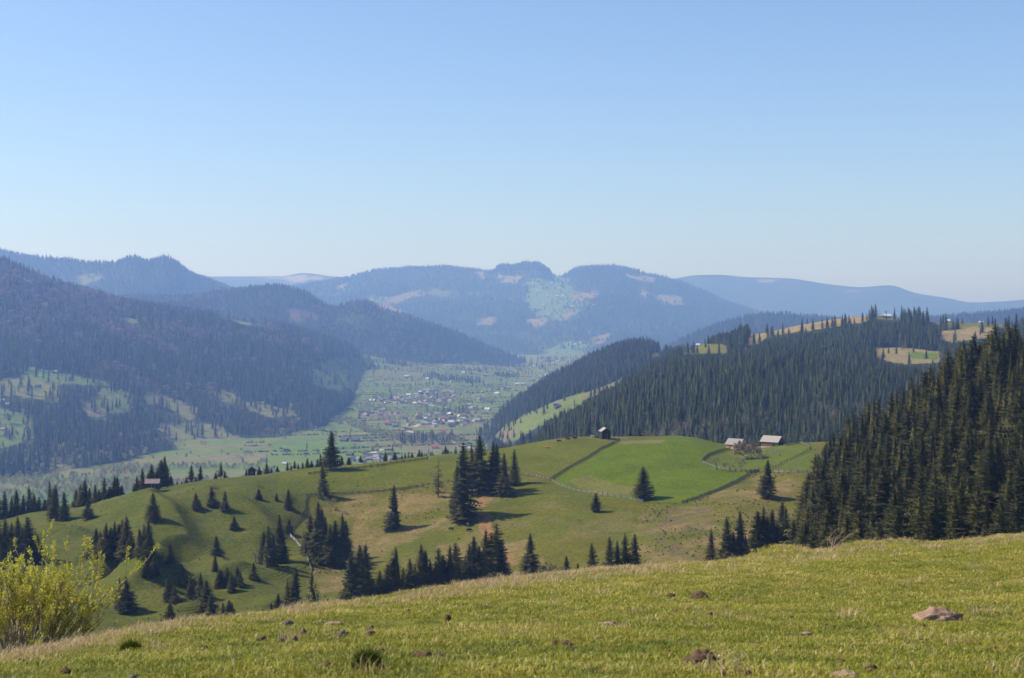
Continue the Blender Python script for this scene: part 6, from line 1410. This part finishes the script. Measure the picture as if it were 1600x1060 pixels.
# dark tussock
def tussock(px, py, wpx, label, h=.11, seed=0, n=900, mats=None):
    p = MEADOW.at(px, py); rad = wpx * p.y / FPX / 2
    o = obj('grass_tussock', blade_tuft('grass_tussock', seed, n, rad, h, .003, mats or [M_TUSS, M_BLADE], .5, .2)); o.location = p; o.scale = (1, .7, 1); tag(o, label, 'tussock', 'grass tussocks')
M_TUSS = leaf_mat('dark_grass', (.085, .11, .016), rand=.2, trans=.3, scale=6)
tussock(576, 1046, 52, 'dark green tussock right of the crumbled brown molehill', .10, 1, 1500); tussock(205, 1018, 40, 'bright green tussock near the left brow of the meadow', .09, 2, 900)

turf()
T_CRUMB = [template('soil_crumb', mesh_np('soil_crumb', *lump_mesh(900 + k, 1, .8, .6, .4, 2, .3), [m_])) for k, m_ in enumerate([M_SOILLUMP, M_LICHENSTONE, M_SOILLUMP])]
def crumbs():
    r = np.random.default_rng(12); n = 2600; y = r.uniform(5.5, 30, n); x = r.uniform(-1.1, 1.1, n) * (HX / FPX) * y * 1.15; z = MEADOW.z(x, y)
    k = (fbm(x / 1.6, y / 1.6, 950, 3) > .22) & seen(x, y, z + .05, .002); x, y, z = x[k], y[k], z[k]; s = .006 + .024 * r.random(len(x)) ** 2.2
    scatter('soil_crumbs', np.stack([x, y, z + .012], 1), np.stack([s, s, s * 1.1], 1), r.uniform(0, 6, len(x)), r.integers(0, 3, len(x)), T_CRUMB, 'small crumbs of soil and dung strewn in the turf')
crumbs()

# ---------------------------------------------------------------- willow bush at the left
M_WILLOW_LEAF = leaf_mat('willow_leaves', (.62, .58, .075), rand=.0, trans=.4, scale=9)
M_WILLOW_STEM = plain_mat('willow_stems', (.42, .36, .26), scale=6, var=.3)
def willow(px, Yd, label, height, n_stems, seed, spread=.75, leaf=.017, name='willow_bush', cat='bush', perleaf=70, density=1.0, side=4):
    r = np.random.default_rng(seed); x0 = (px - HX) / FPX * Yd; z0 = float(MEADOW.z(x0, Yd)); b = MB(); V = []; F = []
    def leaves(pts, start, cnt):
        for k in range(int(cnt * density)):
            t = start + (1 - start) * r.random() ** .8; i = min(len(pts) - 2, int(t * (len(pts) - 1))); p = np.array(pts[i].lerp(pts[i + 1], t * (len(pts) - 1) - i)) + r.normal(size=3) * .008
            d = r.normal(size=3) + np.array([0, 0, .8]); d /= np.linalg.norm(d); e = np.cross(d, r.normal(size=3)); e /= np.linalg.norm(e); s = leaf * r.uniform(.6, 1.3); st = len(V)
            V.extend([p, p + d * s + e * s * .42, p + d * s * 2.1, p + d * s - e * s * .42]); F.append((st, st + 1, st + 2, st + 3))
    def stem(p, d, L, rad, lev):
        n = 6; pts = [p.copy()]; q = p.copy()
        for i in range(n):
            d = (d + Vector(r.normal(size=3)) * .09 + Vector((.0, 0, .05))).normalized(); q = q + d * L / n; pts.append(q.copy())
        b.tube(pts, [rad * (1 - .8 * i / n) + .0012 for i in range(n + 1)], 5 if lev == 0 else 4)
        if lev >= 1: leaves(pts, .5, perleaf * L)
        else: leaves(pts, .72, perleaf * L * .5)
        if lev < 2:
            for k in range(side if lev == 0 else 3):
                t = r.uniform(.3, .95); i = min(n - 1, int(t * n)); a = d.orthogonal().normalized(); a.rotate(Matrix.Rotation(r.uniform(0, 6.28), 3, d))
                stem(pts[i].lerp(pts[i + 1], t * n - i), (d * 1.0 + a * r.uniform(.25, .6) + Vector((0, 0, .35))).normalized(), L * r.uniform(.35, .6), rad * .5, lev + 1)
    for k in range(n_stems):
        a = r.uniform(0, 6.283); u = r.random() ** .6; bs = Vector((math.cos(a), math.sin(a), 0)) * .22 * height * .5 * r.random() - Vector((0, 0, .06))
        d = Vector((math.cos(a) * spread * u + .12, math.sin(a) * spread * u, 1)).normalized(); stem(bs, d, height * r.uniform(.62, .95), .011 * height, 0)
    e = empty(name, (x0, Yd, z0)); tag(e, label, cat); b.build('stem', M_WILLOW_STEM, e, True); obj('foliage', mesh_np('foliage', np.array(V), np.array(F, np.int32), [M_WILLOW_LEAF]), e); return e
willow(38, 17.0, 'large willow bush with fresh yellow-green leaves at the left edge of the meadow', 1.34, 60, 5, 1.2, leaf=.0145, perleaf=115, side=3)
willow(488, 23.5, 'young leafing sapling on the brow in front of the spruces', .8, 3, 6, .35, leaf=.012, name='leafing_sapling', cat='sapling', perleaf=26, side=3)
willow(465, 23.5, 'thin leafing twig left of the sapling on the brow', .62, 2, 7, .3, leaf=.012, name='leafing_sapling', cat='sapling', perleaf=22, side=2)
M_DEADWOOD = plain_mat('dead_twigs', (.36, .25, .2), scale=6, var=.3)
def dead_shrub(px, Yd, H, label, seed, n=4, spread=.9):
    x0 = (px - HX) / FPX * Yd; z0 = float(MEADOW.z(x0, Yd)); b, tips = branching(seed, H, spread, 2, n, .3, 0, (2, 3), H * .022)
    e = b.build('dead_shrub', M_DEADWOOD); e.location = (x0, Yd, z0); tag(e, label, 'dead shrub')
dead_shrub(1293, 27.0, .85, 'bare reddish dead shrub sticking up from the brow before the forest', 4, 4)
dead_shrub(832, 25.5, .35, 'thin bare stalks leaning on the brow below the lone spruce', 5, 3, 1.2)
SKY_STRENGTH, SKY_AIR, SKY_DUST, SKY_OZONE = .116, 1.0, 2.1, 4.0
SKY_TINT = (.95, .985, 1.075)
SUN_E = 5.0
HAZE_COLOR = (.29, .49, 1.0, 1); HAZE_DENSITY = .88e-4; HAZE_ANISO = .35
EXPOSURE = 0.47
# ---------------------------------------------------------------- light, air, camera
SUN_EL, SUN_AZ = math.radians(46), math.radians(-85)   # azimuth from the view direction (+Y), negative: to the left
w = bpy.data.worlds.new("World"); SC.world = w; w.use_nodes = True
nt = w.node_tree; bg = nt.nodes['Background']; bg.inputs['Strength'].default_value = SKY_STRENGTH
sk = nt.nodes.new('ShaderNodeTexSky'); sk.sky_type = 'NISHITA'; sk.sun_disc = False
sk.sun_elevation = SUN_EL; sk.sun_rotation = SUN_AZ; sk.altitude = 900
sk.air_density = SKY_AIR; sk.dust_density = SKY_DUST; sk.ozone_density = SKY_OZONE
tn = nt.nodes.new('ShaderNodeMix'); tn.data_type = 'RGBA'; tn.blend_type = 'MULTIPLY'; tn.inputs['Factor'].default_value = 1
tn.inputs[7].default_value = SKY_TINT + (1,)       # the cool white balance of the photograph
nt.links.new(sk.outputs['Color'], tn.inputs[6]); nt.links.new(tn.outputs[2], bg.inputs['Color'])
sd = bpy.data.lights.new('sun', 'SUN'); sd.energy = SUN_E; sd.angle = math.radians(.5); sd.color = (1, .95, .87)
so = link(bpy.data.objects.new('sun', sd))
d = Vector((math.sin(SUN_AZ) * math.cos(SUN_EL), math.cos(SUN_AZ) * math.cos(SUN_EL), math.sin(SUN_EL)))
so.rotation_euler = d.to_track_quat('Z', 'Y').to_euler()

hz = MB(); hz.box((0, 10400, 10), (30000, 22000, 1180))
m = bpy.data.materials.new('haze_air'); m.use_nodes = True; nt = m.node_tree
nt.nodes.remove(nt.nodes['Principled BSDF'])
pv = nt.nodes.new('ShaderNodeVolumePrincipled')
pv.inputs['Color'].default_value = HAZE_COLOR; pv.inputs['Density'].default_value = HAZE_DENSITY
pv.inputs['Absorption Color'].default_value = (1, 1, 1, 1); pv.inputs['Anisotropy'].default_value = HAZE_ANISO
nt.links.new(pv.outputs['Volume'], nt.nodes['Material Output'].inputs['Volume'])
ho = hz.build('haze', m); tag(ho, kind='stuff')

cd = bpy.data.cameras.new('camera'); cam = link(bpy.data.objects.new('camera', cd))
cam.location = (0, 0, 0); cam.rotation_euler = (math.radians(90), 0, 0)
cd.sensor_width = 36; cd.lens = 36 * FPX / 1600; cd.shift_y = -40 / 1600
cd.clip_start = .1; cd.clip_end = 40000
cd.dof.use_dof = True; cd.dof.focus_distance = 350; cd.dof.aperture_fstop = 8
SC.camera = cam
vs = SC.view_settings; vs.view_transform = 'Standard'; vs.look = 'None'; vs.exposure = EXPOSURE; vs.gamma = 1; vs.use_curve_mapping = False
cy = SC.cycles
cy.max_bounces = 5; cy.diffuse_bounces = 2; cy.glossy_bounces = 1; cy.transmission_bounces = 3; cy.volume_bounces = 2; cy.transparent_max_bounces = 6
cy.use_denoising = True
try: cy.denoiser = 'OPENIMAGEDENOISE'
except Exception: pass
cy.sample_clamp_indirect = 4
